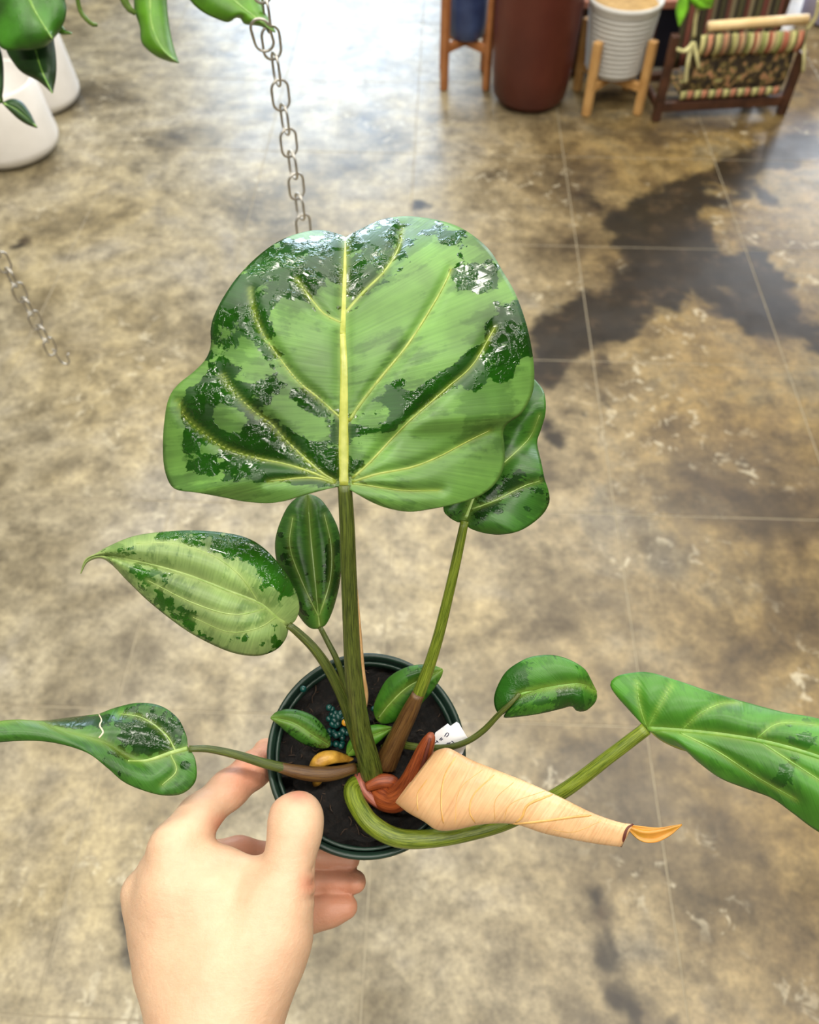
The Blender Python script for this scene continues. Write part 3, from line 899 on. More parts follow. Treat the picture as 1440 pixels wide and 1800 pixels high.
leaf('leaf', plant, [(611, 1326, .431), (640, 1300, .427), (690, 1279, .429)],
     [(609, 1325, .431), (612, 1306, .430), (630, 1284, .429), (660, 1274, .429), (690, 1278, .429)],
     [(612, 1329, .431), (632, 1326, .430), (656, 1312, .429), (676, 1295, .429), (690, 1281, .429)],
     M_LEAF_GREEN, [(3, 1.4, [(613, 1324), (640, 1300), (680, 1282)])], M_VEIN_PALE, n=36, m=10, bulge=.002, midpow=1, groove=.001, base_var=.25, label='tiny leaf tucked behind the main stalk')


# --- the unopened, rolled new leaf
def loft(name, upper, lower, zs, mat, parent, depth=0.6, n=70, seg=40, label=None):
    u = catmull([list(p) for p in upper], n); l = catmull([list(p) for p in lower], n)
    zc = np.interp(np.linspace(0, 1, n), np.linspace(0, 1, len(zs)), zs)
    V, suv = [], []
    for i in range(n):
        a = W(u[i][0], u[i][1], zc[i]); b = W(l[i][0], l[i][1], zc[i])
        c = (a + b) / 2; h = (a - b) / 2
        ry = (c - C_) / np.linalg.norm(c - C_)
        dn = np.linalg.norm(h) * depth
        for k in range(seg):
            t = 2 * math.pi * k / seg
            V.append(c + h * math.cos(t) + ry * (-dn) * math.sin(t) * (1 + 0.06 * math.sin(3 * t)))
            suv.append((i / (n - 1), k / seg * 2, 0))
    Fc = []
    for i in range(n - 1):
        for k in range(seg):
            k2 = (k + 1) % seg
            Fc.append((i * seg + k, i * seg + k2, (i + 1) * seg + k2, (i + 1) * seg + k))
    o = mesh_obj(name, V, Fc, mat, parent, attrs={'suv': np.array(suv)})
    so = o.modifiers.new('thickness', 'SOLIDIFY'); so.thickness = .0006; so.offset = -1
    if label: o['label'] = label
    return o, np.array(V), Fc


def peach_material():
    t = NT('peach_new_leaf')
    suv = t.attr('suv').outputs['Vector']
    sep = t.n('ShaderNodeSeparateXYZ'); t.put(sep.inputs[0], suv)
    fine = t.noise(t.vmath('MULTIPLY', suv, (95.0, 1.0, 1.0)), 1.0, 2, 0.5, 0.2)
    co = t.objco()
    b = t.ramp(t.noise(co, 45, 4), [(0.3, s2l((186, 142, 100))), (0.55, s2l((204, 162, 118))), (0.75, s2l((214, 178, 138)))])
    col = t.mix(0.5, b, t.ramp(fine, [(0.3, (0.74, 0.66, 0.55)), (0.5, (1, 1, 1)), (0.7, (1.08, 1.06, 1.05))]), 'MULTIPLY')
    return t.out(col, 0.38, t.bump(fine, 0.35, 0.0006), Subsurface_Weight=0.12, Subsurface_Scale=0.004)


M_PEACH = peach_material()
new_leaf, nv, nf = loft('rolled_leaf', [(762, 1322), (776, 1316), (792, 1316), (830, 1336), (880, 1356), (930, 1376), (985, 1401), (1040, 1428), (1085, 1444), (1113, 1449)],
                [(695, 1411), (718, 1429), (745, 1444), (768, 1459), (800, 1459), (850, 1449), (905, 1449), (960, 1466), (1040, 1482), (1092, 1489)],
                [.401, .392, .385, .380, .377, .375, .373, .372, .371, .371], M_PEACH, plant, 0.55, label='rolled pale peach new leaf not yet open')
bvh = BVHTree.FromPolygons([tuple(p) for p in nv], nf)
M_PV = vein_mat('tan_vein', (176, 128, 64), (206, 164, 96))
for (w, poly) in [(4, [(802, 1330), (782, 1365), (776, 1410), (780, 1448)]), (3, [(752, 1370), (735, 1395), (735, 1425)]), (3.5, [(870, 1362), (835, 1395), (826, 1425), (836, 1447)]),
                  (5, [(975, 1396), (930, 1414), (918, 1436), (906, 1446)]), (5, [(900, 1448), (950, 1444), (1010, 1436), (1040, 1434)]), (2, [(905, 1374), (872, 1405), (870, 1443)]), (2, [(850, 1352), (808, 1390), (800, 1452)]),
                  (2, [(1060, 1442), (1010, 1462), (970, 1458)]), (2, [(960, 1390), (900, 1412), (885, 1443)])]:
    pts = []
    for (x, y) in catmull([list(p) for p in poly], 26):
        d = W(x, y, 1.0) - C_; d /= np.linalg.norm(d)
        hit = bvh.ray_cast(Vector(C_), Vector(d))
        if hit[0] is not None: pts.append(np.array(hit[0]) + d * 0.0001)
    if len(pts) > 4:
        rr = np.full(len(pts), w * 0.5 * .37 / FPX); rr[0] *= .4; rr[-1] *= .4
        v, f = tube_geo(pts, rr, 8, 0.5)
        mesh_obj('vein', v, f, M_PV, new_leaf)
leaf('leaf_tip', new_leaf, [(1102, 1452, .371), (1130, 1462, .3695), (1160, 1460, .368), (1199, 1450, .3665)],
     [(1102, 1450, .371), (1130, 1453, .371), (1160, 1455, .370), (1199, 1449, .3665)],
     [(1102, 1456, .371), (1126, 1478, .370), (1152, 1481, .369), (1176, 1470, .3675), (1199, 1451, .3665)],
     simple('amber_leaf_tip', (158, 116, 24), (196, 132, 54), 120, 0.35, 0.2, 0.0005), n=24, m=6, bulge=-.001, groove=0)['label'] = 'amber curled leaf tip'
pix_tube('rolled_edge', [(1113, 1449, .370, 3), (1103, 1456, .3685, 4), (1097, 1472, .3685, 6), (1092, 1488, .3705, 3)], M_PET_BASE, new_leaf, 14, 10)

# ------------------------------------------------------------------ plant tag
poly = [(764, 1291, .417), (787, 1272, .4155), (792, 1276, .4155), (803, 1267, .415), (808, 1269, .415), (824, 1302, .4145), (812, 1328, .416), (790, 1352, .421), (770, 1385, .4295), (744, 1372, .4295), (756, 1340, .4225)]
tp = np.array([W3(p) for p in poly])
ct = tp.mean(0)
u_, s_, vt = np.linalg.svd(tp - ct)
nrm = vt[2]
if np.dot(nrm, C_ - ct) < 0: nrm = -nrm
tp = tp - ((tp - ct) @ nrm)[:, None] * nrm
K = len(tp)
v = np.vstack([tp + nrm * .0003, tp - nrm * .0003])
f = [tuple(range(K)), tuple(range(2 * K - 1, K - 1, -1))] + [(k, K + k, K + (k + 1) % K, (k + 1) % K) for k in range(K)]
ptag = thing('plant_tag', tp[8], 'white plastic plant tag with dark blue print stuck in the soil', 'plant tag')
mesh_obj('card', v, f, simple('white_plastic_card', (232, 232, 236), (244, 244, 246), 40, 0.4, 0.02), ptag, smooth=False)
M_INK = simple('blue_black_ink', (34, 38, 66), (52, 56, 88), 90, 0.5, 0.02)


def on_tag(x, y, lift=.00045):
    d = W(x, y, 1.0) - C_
    t = np.dot(ct - C_, nrm) / np.dot(d, nrm)
    return C_ + d * t + nrm * lift


strokes = [[(765, 1306), (770, 1302)], [(767, 1301), (771, 1305)], [(773, 1300), (777, 1296)], [(775, 1301), (779, 1298)], [(782, 1294), (784, 1290), (788, 1287), (789, 1291), (785, 1295)],
           [(785, 1308), (789, 1305)], [(788, 1309), (792, 1304)], [(794, 1302), (798, 1305), (796, 1309)], [(784, 1312), (790, 1309)]]
for st in strokes:
    pts = [on_tag(x, y, .0003) for x, y in st]
    pts = catmull(pts, 8)
    v, f = tube_geo(pts, 0.9 * .5 * .42 / FPX * 2, 6, .3, nrm)
    mesh_obj('printed_stroke', v, f, M_INK, ptag)


# ------------------------------------------------------------------ hand
def round_cone(P, a, b, ra, rb):
    ab = b - a
    l2 = float((ab ** 2).sum()) + 1e-12
    h = np.clip(((P - a) @ ab) / l2, 0, 1)
    d = np.linalg.norm(P - a - h[:, None] * ab, axis=1)
    return d - (ra + (rb - ra) * h)


def smin(a, b, k):
    h = np.clip(0.5 + 0.5 * (b - a) / k, 0, 1)
    return b * (1 - h) + a * h - k * h * (1 - h)


def smax(a, b, k):
    return -smin(-a, -b, k)


def cpt(p):
    px_, py_, z = p[:3]
    return np.array([(px_ - 720) / FPX * z, -(py_ - 900) / FPX * z, z])


def chain(P, pts, k=0.006):
    d = None
    for a, b in zip(pts[:-1], pts[1:]):
        x = round_cone(P, cpt(a), cpt(b), a[3] * a[2] / FPX, b[3] * b[2] / FPX)
        d = x if d is None else smin(d, x, k)
    return d


def surface_nets(D, org, h):
    nx, ny, nz = D.shape
    neg = D < 0
    c = np.zeros((nx - 1, ny - 1, nz - 1), np.int8)
    for i in (0, 1):
        for j in (0, 1):
            for k in (0, 1):
                c += neg[i:nx - 1 + i, j:ny - 1 + j, k:nz - 1 + k]
    act = (c > 0) & (c < 8)
    idx = np.full(act.shape, -1, np.int64)
    I = np.argwhere(act)
    idx[act] = np.arange(len(I))
    acc = np.zeros((len(I), 3)); cnt = np.zeros(len(I))
    corners = [(i, j, k) for i in (0, 1) for j in (0, 1) for k in (0, 1)]
    for a in corners:
        for ax in range(3):
            if a[ax] == 1: continue
            b = list(a); b[ax] = 1
            va = D[I[:, 0] + a[0], I[:, 1] + a[1], I[:, 2] + a[2]]
            vb = D[I[:, 0] + b[0], I[:, 1] + b[1], I[:, 2] + b[2]]
            m = (va < 0) != (vb < 0)
            t = np.where(m, va / np.where(m, va - vb, 1), 0)
            p = np.array(a, float)[None, :].repeat(len(I), 0)
            p[:, ax] += t
            acc[m] += p[m]; cnt[m] += 1
    V = (I + acc / cnt[:, None]) * h + org
    quads = []
    for ax in range(3):
        a1, a2 = (ax + 1) % 3, (ax + 2) % 3
        sl0 = [slice(None)] * 3; sl1 = [slice(None)] * 3
        sl0[ax] = slice(0, -1); sl1[ax] = slice(1, None)
        s0, s1 = neg[tuple(sl0)], neg[tuple(sl1)]
        E = np.argwhere(s0 != s1)
        E = E[(E[:, a1] > 0) & (E[:, a2] > 0) & (E[:, a1] < D.shape[a1] - 1) & (E[:, a2] < D.shape[a2] - 1)]
        fl = s0[E[:, 0], E[:, 1], E[:, 2]]
        q = []
        for (d1, d2) in ((1, 1), (0, 1), (0, 0), (1, 0)):
            e = E.copy(); e[:, a1] -= d1; e[:, a2] -= d2
            q.append(idx[e[:, 0], e[:, 1], e[:, 2]])
        q = np.stack(q, 1)
        q[~fl] = q[~fl][:, ::-1]
        quads.append(q)
    return V, np.vstack(quads)


def hand_field(P):
    # back of the hand: metacarpals spread from the wrist to the knuckles
    palm = None
    rays = [
        [(362, 1830, .372, 56), (335, 1690, .386, 56), (312, 1560, .395, 48), (306, 1490, .401, 37)],
        [(352, 1830, .374, 54), (312, 1690, .389, 52), (288, 1590, .398, 42), (276, 1532, .405, 34)],
        [(346, 1830, .376, 50), (304, 1700, .392, 46), (274, 1620, .402, 36), (254, 1574, .408, 29)],
        [(346, 1830, .379, 46), (302, 1710, .397, 42), (276, 1650, .408, 34), (266, 1610, .413, 28)],
        [(392, 1830, .371, 64), (392, 1690, .382, 70), (372, 1570, .392, 54)],
        [(410, 1830, .371, 54), (446, 1690, .381, 70), (466, 1600, .386, 56)],
    ]
    for r in rays:
        d = chain(P, r, .012)
        palm = d if palm is None else smin(palm, d, .010)
    arm = chain(P, [(376, 1800, .374, 88), (372, 1900, .364, 92), (356, 2200, .335, 112)], .02)
    palm = smin(palm, arm, .018)
    # thumb with the fleshy base
    thumb = chain(P, [(436, 1750, .378, 58), (484, 1640, .384, 58), (503, 1566, .389, 44), (510, 1505, .393, 37), (520, 1458, .398, 41), (524, 1434, .401, 42)], .008)
    body = smin(palm, thumb, .011)
    # web between thumb and index
    web = chain(P, [(330, 1506, .402, 32), (390, 1528, .403, 30), (450, 1545, .397, 34)], .01)
    body = smin(body, web, .010)
    index = chain(P, [(306, 1486, .401, 38), (350, 1434, .411, 34), (402, 1388, .424, 31), (444, 1354, .436, 29), (464, 1340, .446, 26), (468, 1322, .458, 24)], .006)
    body = smin(body, index, .008)
    # bony knuckles
    body = smin(body, chain(P, [(243, 1566, .407, 22), (246, 1584, .407, 20)], .004), .010)
    body = smin(body, chain(P, [(494, 1442, .399, 16), (498, 1428, .400, 18)], .004), .006)
    middle = chain(P, [(278, 1532, .404, 30), (330, 1508, .436, 28), (420, 1498, .452, 24), (520, 1508, .4605, 21), (615, 1511, .4585, 18)], .006)
    ring = chain(P, [(254, 1574, .408, 28), (320, 1552, .438, 26), (440, 1549, .452, 23), (545, 1551, .455, 20), (588, 1551, .4545, 19.5), (624, 1550, .452, 20)], .006)
    pinky = chain(P, [(266, 1612, .412, 28), (330, 1612, .437, 28), (440, 1620, .448, 30), (545, 1606, .449, 29), (580, 1599.5, .4475, 25), (608, 1594, .447, 21)], .006)
    for d in (middle, ring, pinky):
        body = smin(body, d, .0008)
    # skin folds
    def crease(body, pts, r=.0011, k=.0025):
        c = chain(P, [(a[0], a[1], a[2], r * FPX / a[2]) for a in pts], .001)
        return smax(body, -c, k)
    body = crease(body, [(372, 1428, .395), (385, 1444, .398), (388, 1462, .402)])
    for (y0, y1) in ((1528, 1546), (1550, 1566), (1574, 1584)):
        body = crease(body, [(551, y0, .390), (545, y0 + 6, .381), (528, y1, .375)], .0008, .002)
    body = crease(body, [(575, 1530, .443), (580, 1531, .452)], .0008, .002)
    # nothing of the hand passes through the pot
    rc = np.array([(rim_c - C_) @ R_, (rim_c - C_) @ U_, (rim_c - C_) @ F_])
    ax = np.array([AX @ R_, AX @ U_, AX @ F_])
    q = P - rc
    hh = q @ ax
    rr = np.linalg.norm(q - hh[:, None] * ax, axis=1)
    rad = np.where(hh > -0.015, RO, 0.0365 + (0.0478 - 0.0365) * np.clip((hh + 0.09) / 0.078, 0, 1))
    pd = np.maximum(np.maximum(rr - rad, hh), -hh - 0.092) - 0.0012
    body = smax(body, -pd, .0015)
    return body


def build_hand():
    h = 0.00125
    lo = np.array([-0.150, -0.292, 0.325]); hi = np.array([-0.014, -0.098, 0.488])
    K4 = 4
    cd = np.ceil((hi - lo) / (h * K4)).astype(int)
    dims = cd * K4

    def pts(n, step, off):
        g = [lo[i] + step * np.arange(n[i]) + off for i in range(3)]
        return np.stack(np.meshgrid(*g, indexing='ij'), -1).reshape(-1, 3).astype(np.float32)
    # coarse distances first, then exact ones only near the skin
    D = hand_field(pts(cd, h * K4, h * 1.5)).reshape(cd)
    for ax_ in range(3):
        D = np.repeat(D, K4, axis=ax_)
    D = D.ravel()
    near = np.abs(D) < 0.009
    D[near] = hand_field(pts(dims, h, 0.0)[near])
    V, Q = surface_nets(D.reshape(dims), lo, h)
    # relax the voxel steps
    nb = np.zeros((len(V), 3)); ct_ = np.zeros(len(V))
    E = np.vstack([Q[:, [0, 1]], Q[:, [1, 2]], Q[:, [2, 3]], Q[:, [3, 0]]])
    for it in range(2):
        nb[:] = 0; ct_[:] = 0
        for a, b in ((0, 1), (1, 0)):
            np.add.at(nb, E[:, a], V[E[:, b]]); np.add.at(ct_, E[:, a], 1)
        V = V * 0.5 + 0.5 * nb / np.maximum(ct_, 1)[:, None]
    return V, Q


def skin_material():
    t = NT('fair_skin')
    co = t.objco()
    n1 = t.noise(co, 28, 4)
    n2 = t.noise(co, 220, 3, 0.6)
    pink_shade = t.attr('flush_shade').outputs['Fac']
    col = t.ramp(n1, [(0.3, s2l((190, 153, 124))), (0.7, s2l((203, 170, 140)))])
    col = t.mix(t.math('MULTIPLY', pink_shade, 0.75), col, s2l((186, 116, 90)))
    col = t.mix(0.2, col, t.ramp(n2, [(0.35, (0.82, 0.76, 0.7)), (0.6, (1, 1, 1))]), 'MULTIPLY')
    hgt = t.math('ADD', t.math('ADD', t.math('MULTIPLY', n2, 0.7), t.noise(co, 700, 2)), t.math('MULTIPLY', t.noise(t.vmath('MULTIPLY', co, (40.0, 190.0, 190.0)), 1.0, 4, 0.6, 0.8), 1.4))
    m = t.out(col, 0.5, t.bump(hgt, 0.28, 0.0007), Subsurface_Weight=0.2, Subsurface_Scale=0.006)
    t.bsdf.inputs['Subsurface Radius'].default_value = (1.0, 0.4, 0.22)
    return m


HV, HQ = build_hand()
hw = cam2world(HV)
flush_shade = np.zeros(len(HV))
hpx = 720 + FPX * HV[:, 0] / HV[:, 2]; hpy = 900 - FPX * HV[:, 1] / HV[:, 2]
for (x, y, r, zlo) in [(440, 1355, 60, 0), (600, 1560, 110, .43), (440, 1490, 60, .43), (390, 1450, 22, 0), (525, 1395, 20, 0), (545, 1555, 20, 0), (470, 1340, 50, 0)]:  # pinkish-orange shade of the tucked fingers and folds, painted into the skin colour
    k = np.exp(-(((hpx - x) ** 2 + (hpy - y) ** 2) / r ** 2)) * (HV[:, 2] > zlo)
    flush_shade = np.maximum(flush_shade, k)
hand = mesh_obj('person', hw, HQ.tolist(), skin_material(), None, attrs={'flush_shade': flush_shade})
tag(hand, 'bare left hand and wrist gripping the green pot, thumb over the rim', 'person')


# ------------------------------------------------------------------ chains
def chain_material():
    t = NT('dull_zinc_steel')
    co = t.objco()
    col = t.ramp(t.noise(co, 90, 4), [(0.3, s2l((150, 146, 138))), (0.7, s2l((206, 202, 194)))])
    return t.out(col, 0.38, t.bump(t.noise(co, 300, 3), 0.2, 0.0004), Metallic=0.85)


M_CHAIN = chain_material()


def link_geo(length, width, wire):
    """stadium shaped link in the local XZ plane, centred"""
    hl = length / 2 - width / 2
    pts = []
    for k in range(12):
        a = math.pi * k / 11
        pts.append((width / 2 * math.cos(a), 0, hl + width / 2 * math.sin(a)))
    for k in range(12):
        a = math.pi + math.pi * k / 11
        pts.append((width / 2 * math.cos(a), 0, -hl + width / 2 * math.sin(a)))
    P = np.array(pts); n = len(P); seg = 8
    V, Fc = [], []
    for i in range(n):
        T = P[(i + 1) % n] - P[i - 1]; T /= np.linalg.norm(T)
        a = np.array([0, 1.0, 0]); b = np.cross(T, a)
        for k in range(seg):
            t = 2 * math.pi * k / seg
            V.append(P[i] + wire / 2 * (math.cos(t) * a + math.sin(t) * b))
    for i in range(n):
        for k in range(seg):
            k2 = (k + 1) % seg; i2 = (i + 1) % n
            Fc.append((i * seg + k, i * seg + k2, i2 * seg + k2, i2 * seg + k))
    me = bpy.data.meshes.new('link')
    me.from_pydata([tuple(p) for p in V], [], Fc)
    me.polygons.foreach_set('use_smooth', [True] * len(me.polygons))
    me.materials.append(M_CHAIN)
    return me


def make_chain(loc_top, n, label, length, width, wire, rot0=0.0, sway=(0, 0), turn=0.0):
    root = thing('hanging_chain', loc_top, label, 'chain', 'steel chains hanging from above')
    me = link_geo(length, width, wire)
    pitch = length - 2 * wire
    for i in range(n):
        o = bpy.data.objects.new('link', me)
        o.location = (sway[0] * i, sway[1] * i, -pitch * i)
        o.rotation_euler = (0, 0, rot0 + (math.pi / 2) * (i % 2) + turn * i)
        link(o, root)
    return root, me, pitch


p0 = W(487, 130, .70)
ch, me1, pit = make_chain(p0 + np.array([-.012, 0, .24]), 22, 'steel chain hanging into view behind the tallest leaf', .0262, .0152, .0024, 0.25, (.0011, -.0002), 0.02)
# a spare link doubled up near the top
o = bpy.data.objects.new('link', me1)
pp = W(461, 62, .668)
o.location = tuple(pp - ORIG[ch]); o.rotation_euler = (0.1, -0.15, 0.1)
link(o, ch)
p0 = W(90, 612, 1.06)
ch2, me2, pit2 = make_chain(p0 + np.array([-.030, 0, pit * 18]), 19, 'steel chain ending in an open hook at the left edge', .0262, .0150, .0026, 0.5, (.0018, -.0003), 0.03)
hp = p0 + np.array([.003, 0, -.014])
hook = [hp + np.array(q) for q in [(-.002, 0, .012), (0, 0, 0), (.002, 0, -.010), (.008, 0, -.014), (.013, 0, -.009), (.013, 0, 0.0), (.016, 0, .004)]]
v, f = tube_geo(catmull(hook, 24), .0013, 8)
mesh_obj('hook', v, f, M_CHAIN, ch2)

# ------------------------------------------------------------------ trailing plant hanging in from the top left
HZ = .72
hang = thing('trailing_plant', W(60, -260, .66), 'green trailing vine leaves hanging in at the top left corner', 'hanging plant')
M_STEM = petiole_material('green_vine_stem', (62, 88, 34), (110, 138, 60))


def flat_leaf(mid, left, right, z, mat, dz=.02, veinw=6, label=None, bv=.3, parent=hang):
    zz = lambda pts, e: [(p[0], p[1], z + e * dz + (p[2] if len(p) > 2 else 0)) for p in pts]
    return leaf('leaf', parent, zz(mid, 0), zz(left, .5), zz(right, .5), mat, [(veinw, 2, mid)] if veinw else [], M_VEIN_GREEN, n=44, m=10, bulge=.004, midpow=1.1, groove=.002, base_var=bv, label=label, part='midrib', vein_glow=5)


flat_leaf([(20, -90), (40, -30), (62, 20), (92, 68)], [(16, -90), (-30, -50), (-20, 20), (0, 82), (40, 88), (75, 84), (93, 70)], [(24, -90), (90, -60), (114, 0), (115, 30), (106, 52), (94, 68)], .70, M_LEAF_CORNER, .03, 6, 'broad green leaf at the corner', 1.0)
flat_leaf([(40, 0), (55, 60), (72, 120), (92, 164)], [(36, 0), (5, 40), (10, 85), (25, 112), (40, 128), (68, 143), (91, 163)], [(46, 0), (84, 30), (96, 80), (99, 125), (93, 163)], .735, M_LEAF_HANGD, .02, 5, 'dark pointed leaf below the corner leaf')
flat_leaf([(4, 181), (25, 190), (46, 206), (66, 224)], [(5, 180), (21, 174), (38, 179), (52, 197), (60, 213), (65, 223)], [(5, 182), (14, 192), (31, 208), (48, 219), (65, 225)], .74, M_LEAF_HANGD, .01, 4, 'small dark leaf in front of the white planters')
flat_leaf([(-14, 60), (-10, 110), (-6, 150), (0, 182)], [(-16, 60), (-30, 110), (-20, 160), (-1, 182)], [(-10, 60), (4, 100), (6, 150), (1, 182)], .735, M_LEAF_HANGD, .01, 3, 'dark leaf cut by the left edge')
flat_leaf([(264, -90), (264, -20), (266, 40), (284, 84), (314, 111)], [(260, -90), (240, -40), (236, 12), (246, 47), (250, 76), (272, 97), (295, 107), (313, 111)], [(268, -90), (292, -50), (293, 0), (296, 35), (301, 66), (308, 92), (315, 111)], .73, M_LEAF_HANG, .025, 6, 'long bright leaf hanging point down', .25)
flat_leaf([(340, -70), (380, -30), (420, 8), (456, 36), (484, 57)], [(334, -70), (320, -30), (334, 0), (358, 22), (392, 37), (404, 38), (414, 31), (424, 33), (430, 42), (458, 46), (483, 57)], [(350, -72), (410, -60), (450, -20), (459, 8), (472, 33), (485, 57)], .66, M_LEAF_HANG, .02, 6, 'bright leaf with a bitten edge touching the chain', .28)
flat_leaf([(84, 20), (100, 44), (126, 59)], [(82, 22), (92, 50), (108, 60), (126, 60)], [(90, 18), (106, 36), (114, 52), (127, 58)], .725, M_LEAF_HANG, .005, 0, 'yellowish leaf tip beside the dark leaf', .05)
pix_tube('stem', [(120, -140, .70, 9), (134, -20, .72, 8), (141, 18, .73, 8), (153, 35, .735, 8), (163, 43, .74, 8), (171, 44, .742, 6)], M_STEM, hang, 24, 8)
pix_tube('stem', [(60, -260, .66, 10), (20, -160, .69, 10), (18, -85, .70, 8)], M_STEM, hang, 16, 8)
pix_tube('stem', [(60, -260, .66, 10), (190, -80, .71, 12), (214, -10, .725, 14), (226, 14, .732, 12), (238, 24, .735, 8)], M_STEM, hang, 24, 8)
pix_tube('stem', [(60, -260, .66, 10), (200, -160, .69, 9), (262, -88, .73, 7)], M_STEM, hang, 16, 8)
pix_tube('stem', [(60, -260, .66, 10), (240, -160, .66, 9), (344, -70, .66, 7)], M_STEM, hang, 16, 8)
pix_tube('stem', [(20, -85, .70, 6), (-20, 0, .73, 6), (-14, 62, .738, 5), (-2, 130, .742, 4), (4, 181, .742, 4)], M_STEM, hang, 20, 8)
pix_tube('stem', [(18, -85, .70, 6), (30, -40, .725, 6), (42, 2, .737, 5)], M_STEM, hang, 12, 8)

# ------------------------------------------------------------------ white planters, left
M_WHITE = simple('white_glazed_ceramic', (224, 220, 214), (236, 232, 227), 12, 0.42, 0.03)


def planter(name, cx, cy, prof, mat, label, cat='planter', group=None, seg=72, parts=()):
    root = thing(name, (cx, cy, 0), label, cat, group)
    v, f = lathe(prof, np.array([cx, cy, 0.0]), (0, 0, 1), seg)
    mesh_obj('body', v, f, mat, root)
    return root


def cyl_profile(r_bot, r_top, h, base_round, wall=.012, foot=0.0):
    p = [(0.001, foot)]
    for k in range(9):
        a = math.pi / 2 * k / 8
        p.append((r_bot - base_round + base_round * math.sin(a), foot + base_round - base_round * math.cos(a)))
    p += [(r_bot + (r_top - r_bot) * .5, h * .5), (r_top, h - .006), (r_top - .003, h - .001), (r_top - wall / 2, h), (r_top - wall, h - .004), (r_bot - wall, base_round + .01), (r_bot - base_round, .02), (0.001, .02)]
    return p


ga = ground(28, 272)
pl1 = planter('white_planter', ga[0] - .02, ga[1] + .035, cyl_profile(.155, .140, .22, .045), M_WHITE, 'front white rounded planter on the floor at the left edge', group='white planters by the left edge')
pl2 = planter('white_planter', ga[0] - .025, ga[1] + .35, cyl_profile(.150, .128, .34, .04), M_WHITE, 'rear white planter, half behind the front white one', group='white planters by the left edge')

# ------------------------------------------------------------------ pots and stands, top right
M_WOOD = simple('pale_stand_wood', (176, 128, 70), (208, 164, 104), 16, 0.5, 0.15)
M_WOOD2 = simple('orange_stand_wood', (150, 92, 50), (178, 118, 70), 16, 0.5, 0.15)
M_DARKWOOD = simple('dark_walnut_wood', (50, 30, 22), (92, 58, 40), 18, 0.45, 0.2)
M_MAROON = simple('maroon_glaze', (74, 29, 20), (92, 40, 28), 6, 0.42, 0.05)
M_BLUE = simple('navy_glaze', (34, 46, 84), (66, 84, 126), 9, 0.35, 0.05)
M_NAVY = simple('dark_navy_glaze', (20, 22, 34), (34, 36, 52), 9, 0.4, 0.05)
M_TERRA = simple('pinkish_terracotta', (150, 96, 74), (176, 118, 94), 12, 0.7, 0.1)
M_LAV = simple('lavender_glaze', (188, 184, 220), (204, 200, 232), 12, 0.5, 0.03)
M_SOIL2 = simple('tan_pot_lining', (150, 118, 66), (190, 156, 98), 30, 0.8, 0.4)


def stand(name, cx, cy, r, h, z_ring, mat, label, rot, legw=.026, group=None, splay=.0):
    root = thing(name, (cx, cy, 0), label, 'plant stand', group)
    for k in range(4):
        a = rot + math.pi / 2 * k
        d = np.array([math.cos(a), math.sin(a), 0])
        base = np.array([cx, cy, 0]) + d * (r + splay)
        top = np.array([cx, cy, h]) + d * r
        pts = [base, top]
        s = np.array([-d[1], d[0], 0])
        V = []
        for P in pts:
            for (i, j) in ((-1, -1), (1, -1), (1, 1), (-1, 1)):
                V.append(P + d * i * legw / 2 + s * j * legw / 2)
        f = [(0, 3, 2, 1), (4, 5, 6, 7)] + [(k2, (k2 + 1) % 4, 4 + (k2 + 1) % 4, 4 + k2) for k2 in range(4)]
        bevel(mesh_obj('leg', V, f, mat, root, smooth=False), .004)
    for k in range(2):
        a = rot + math.pi / 2 * k
        d = np.array([math.cos(a), math.sin(a), 0]); s = np.array([-d[1], d[0], 0])
        V = []
        for sg_ in (-1, 1):
            for (i, j) in ((-1, -1), (1, -1), (1, 1), (-1, 1)):
                V.append(np.array([cx, cy, z_ring - .004 * k]) + d * sg_ * (r - legw / 2) + s * i * legw * .45 + np.array([0, 0, j * .013]))
        f = [(0, 1, 2, 3), (4, 7, 6, 5)] + [(k2, 4 + k2, 4 + (k2 + 1) % 4, (k2 + 1) % 4) for k2 in range(4)]
        bevel(mesh_obj('crossbar', V, f, mat, root, smooth=False), .003)
    return root


# white ribbed pot on its pale stand
f1 = ground(1033, 203); f2 = ground(1112, 196)
wid = np.linalg.norm(f2 - f1)
sr = wid / math.sqrt(2)
sx, sy = (f1[0] + f2[0]) / 2, (f1[1] + f2[1]) / 2 + wid / 2
stand('plant_stand', sx, sy, sr + .012, .235, .090, M_WOOD, 'pale wooden stand with four legs under the white ribbed pot', math.pi / 4 + .05, .026, 'wooden plant stands', .0)
prof = [(0.001, .104), (.075, .104), (.090, .112)]
for k in range(52):
    zz_ = .118 + k * .00375
    prof.append((.094 + .020 * (k / 52) - (.0055 if k % 4 == 0 else 0), zz_))
prof += [(.116, .316), (.119, .322), (.118, .330), (.112, .332), (.106, .325), (.102, .30), (.001, .295)]
rp = thing('ribbed_pot', (sx, sy, .104), 'white ribbed ceramic pot standing in the pale wooden stand', 'pot')
v, f = lathe(prof, np.array([sx, sy, 0.0]), (0, 0, 1), 72)
mesh_obj('body', v, f, simple('grey_white_ceramic', (186, 184, 178), (202, 200, 194), 12, 0.5, 0.03), rp)
v, f = lathe([(.1035, .313), (.05, .315), (.001, .315)], np.array([sx, sy, 0.0]), (0, 0, 1), 48)
mesh_obj('lining', v, f, M_SOIL2, rp)

# maroon floor planter
gm = ground(930, 190)
mprof = [(0.001, 0), (.085, 0), (.108, .008), (.124, .03), (.134, .12), (.139, .26), (.142, .42), (.142, .60), (.136, .605), (.130, .58), (.001, .57)]
planter('tall_planter', gm[0] + .004, gm[1] + .062, mprof, M_MAROON, 'tall maroon glazed planter on the floor, tapering to a narrow foot')

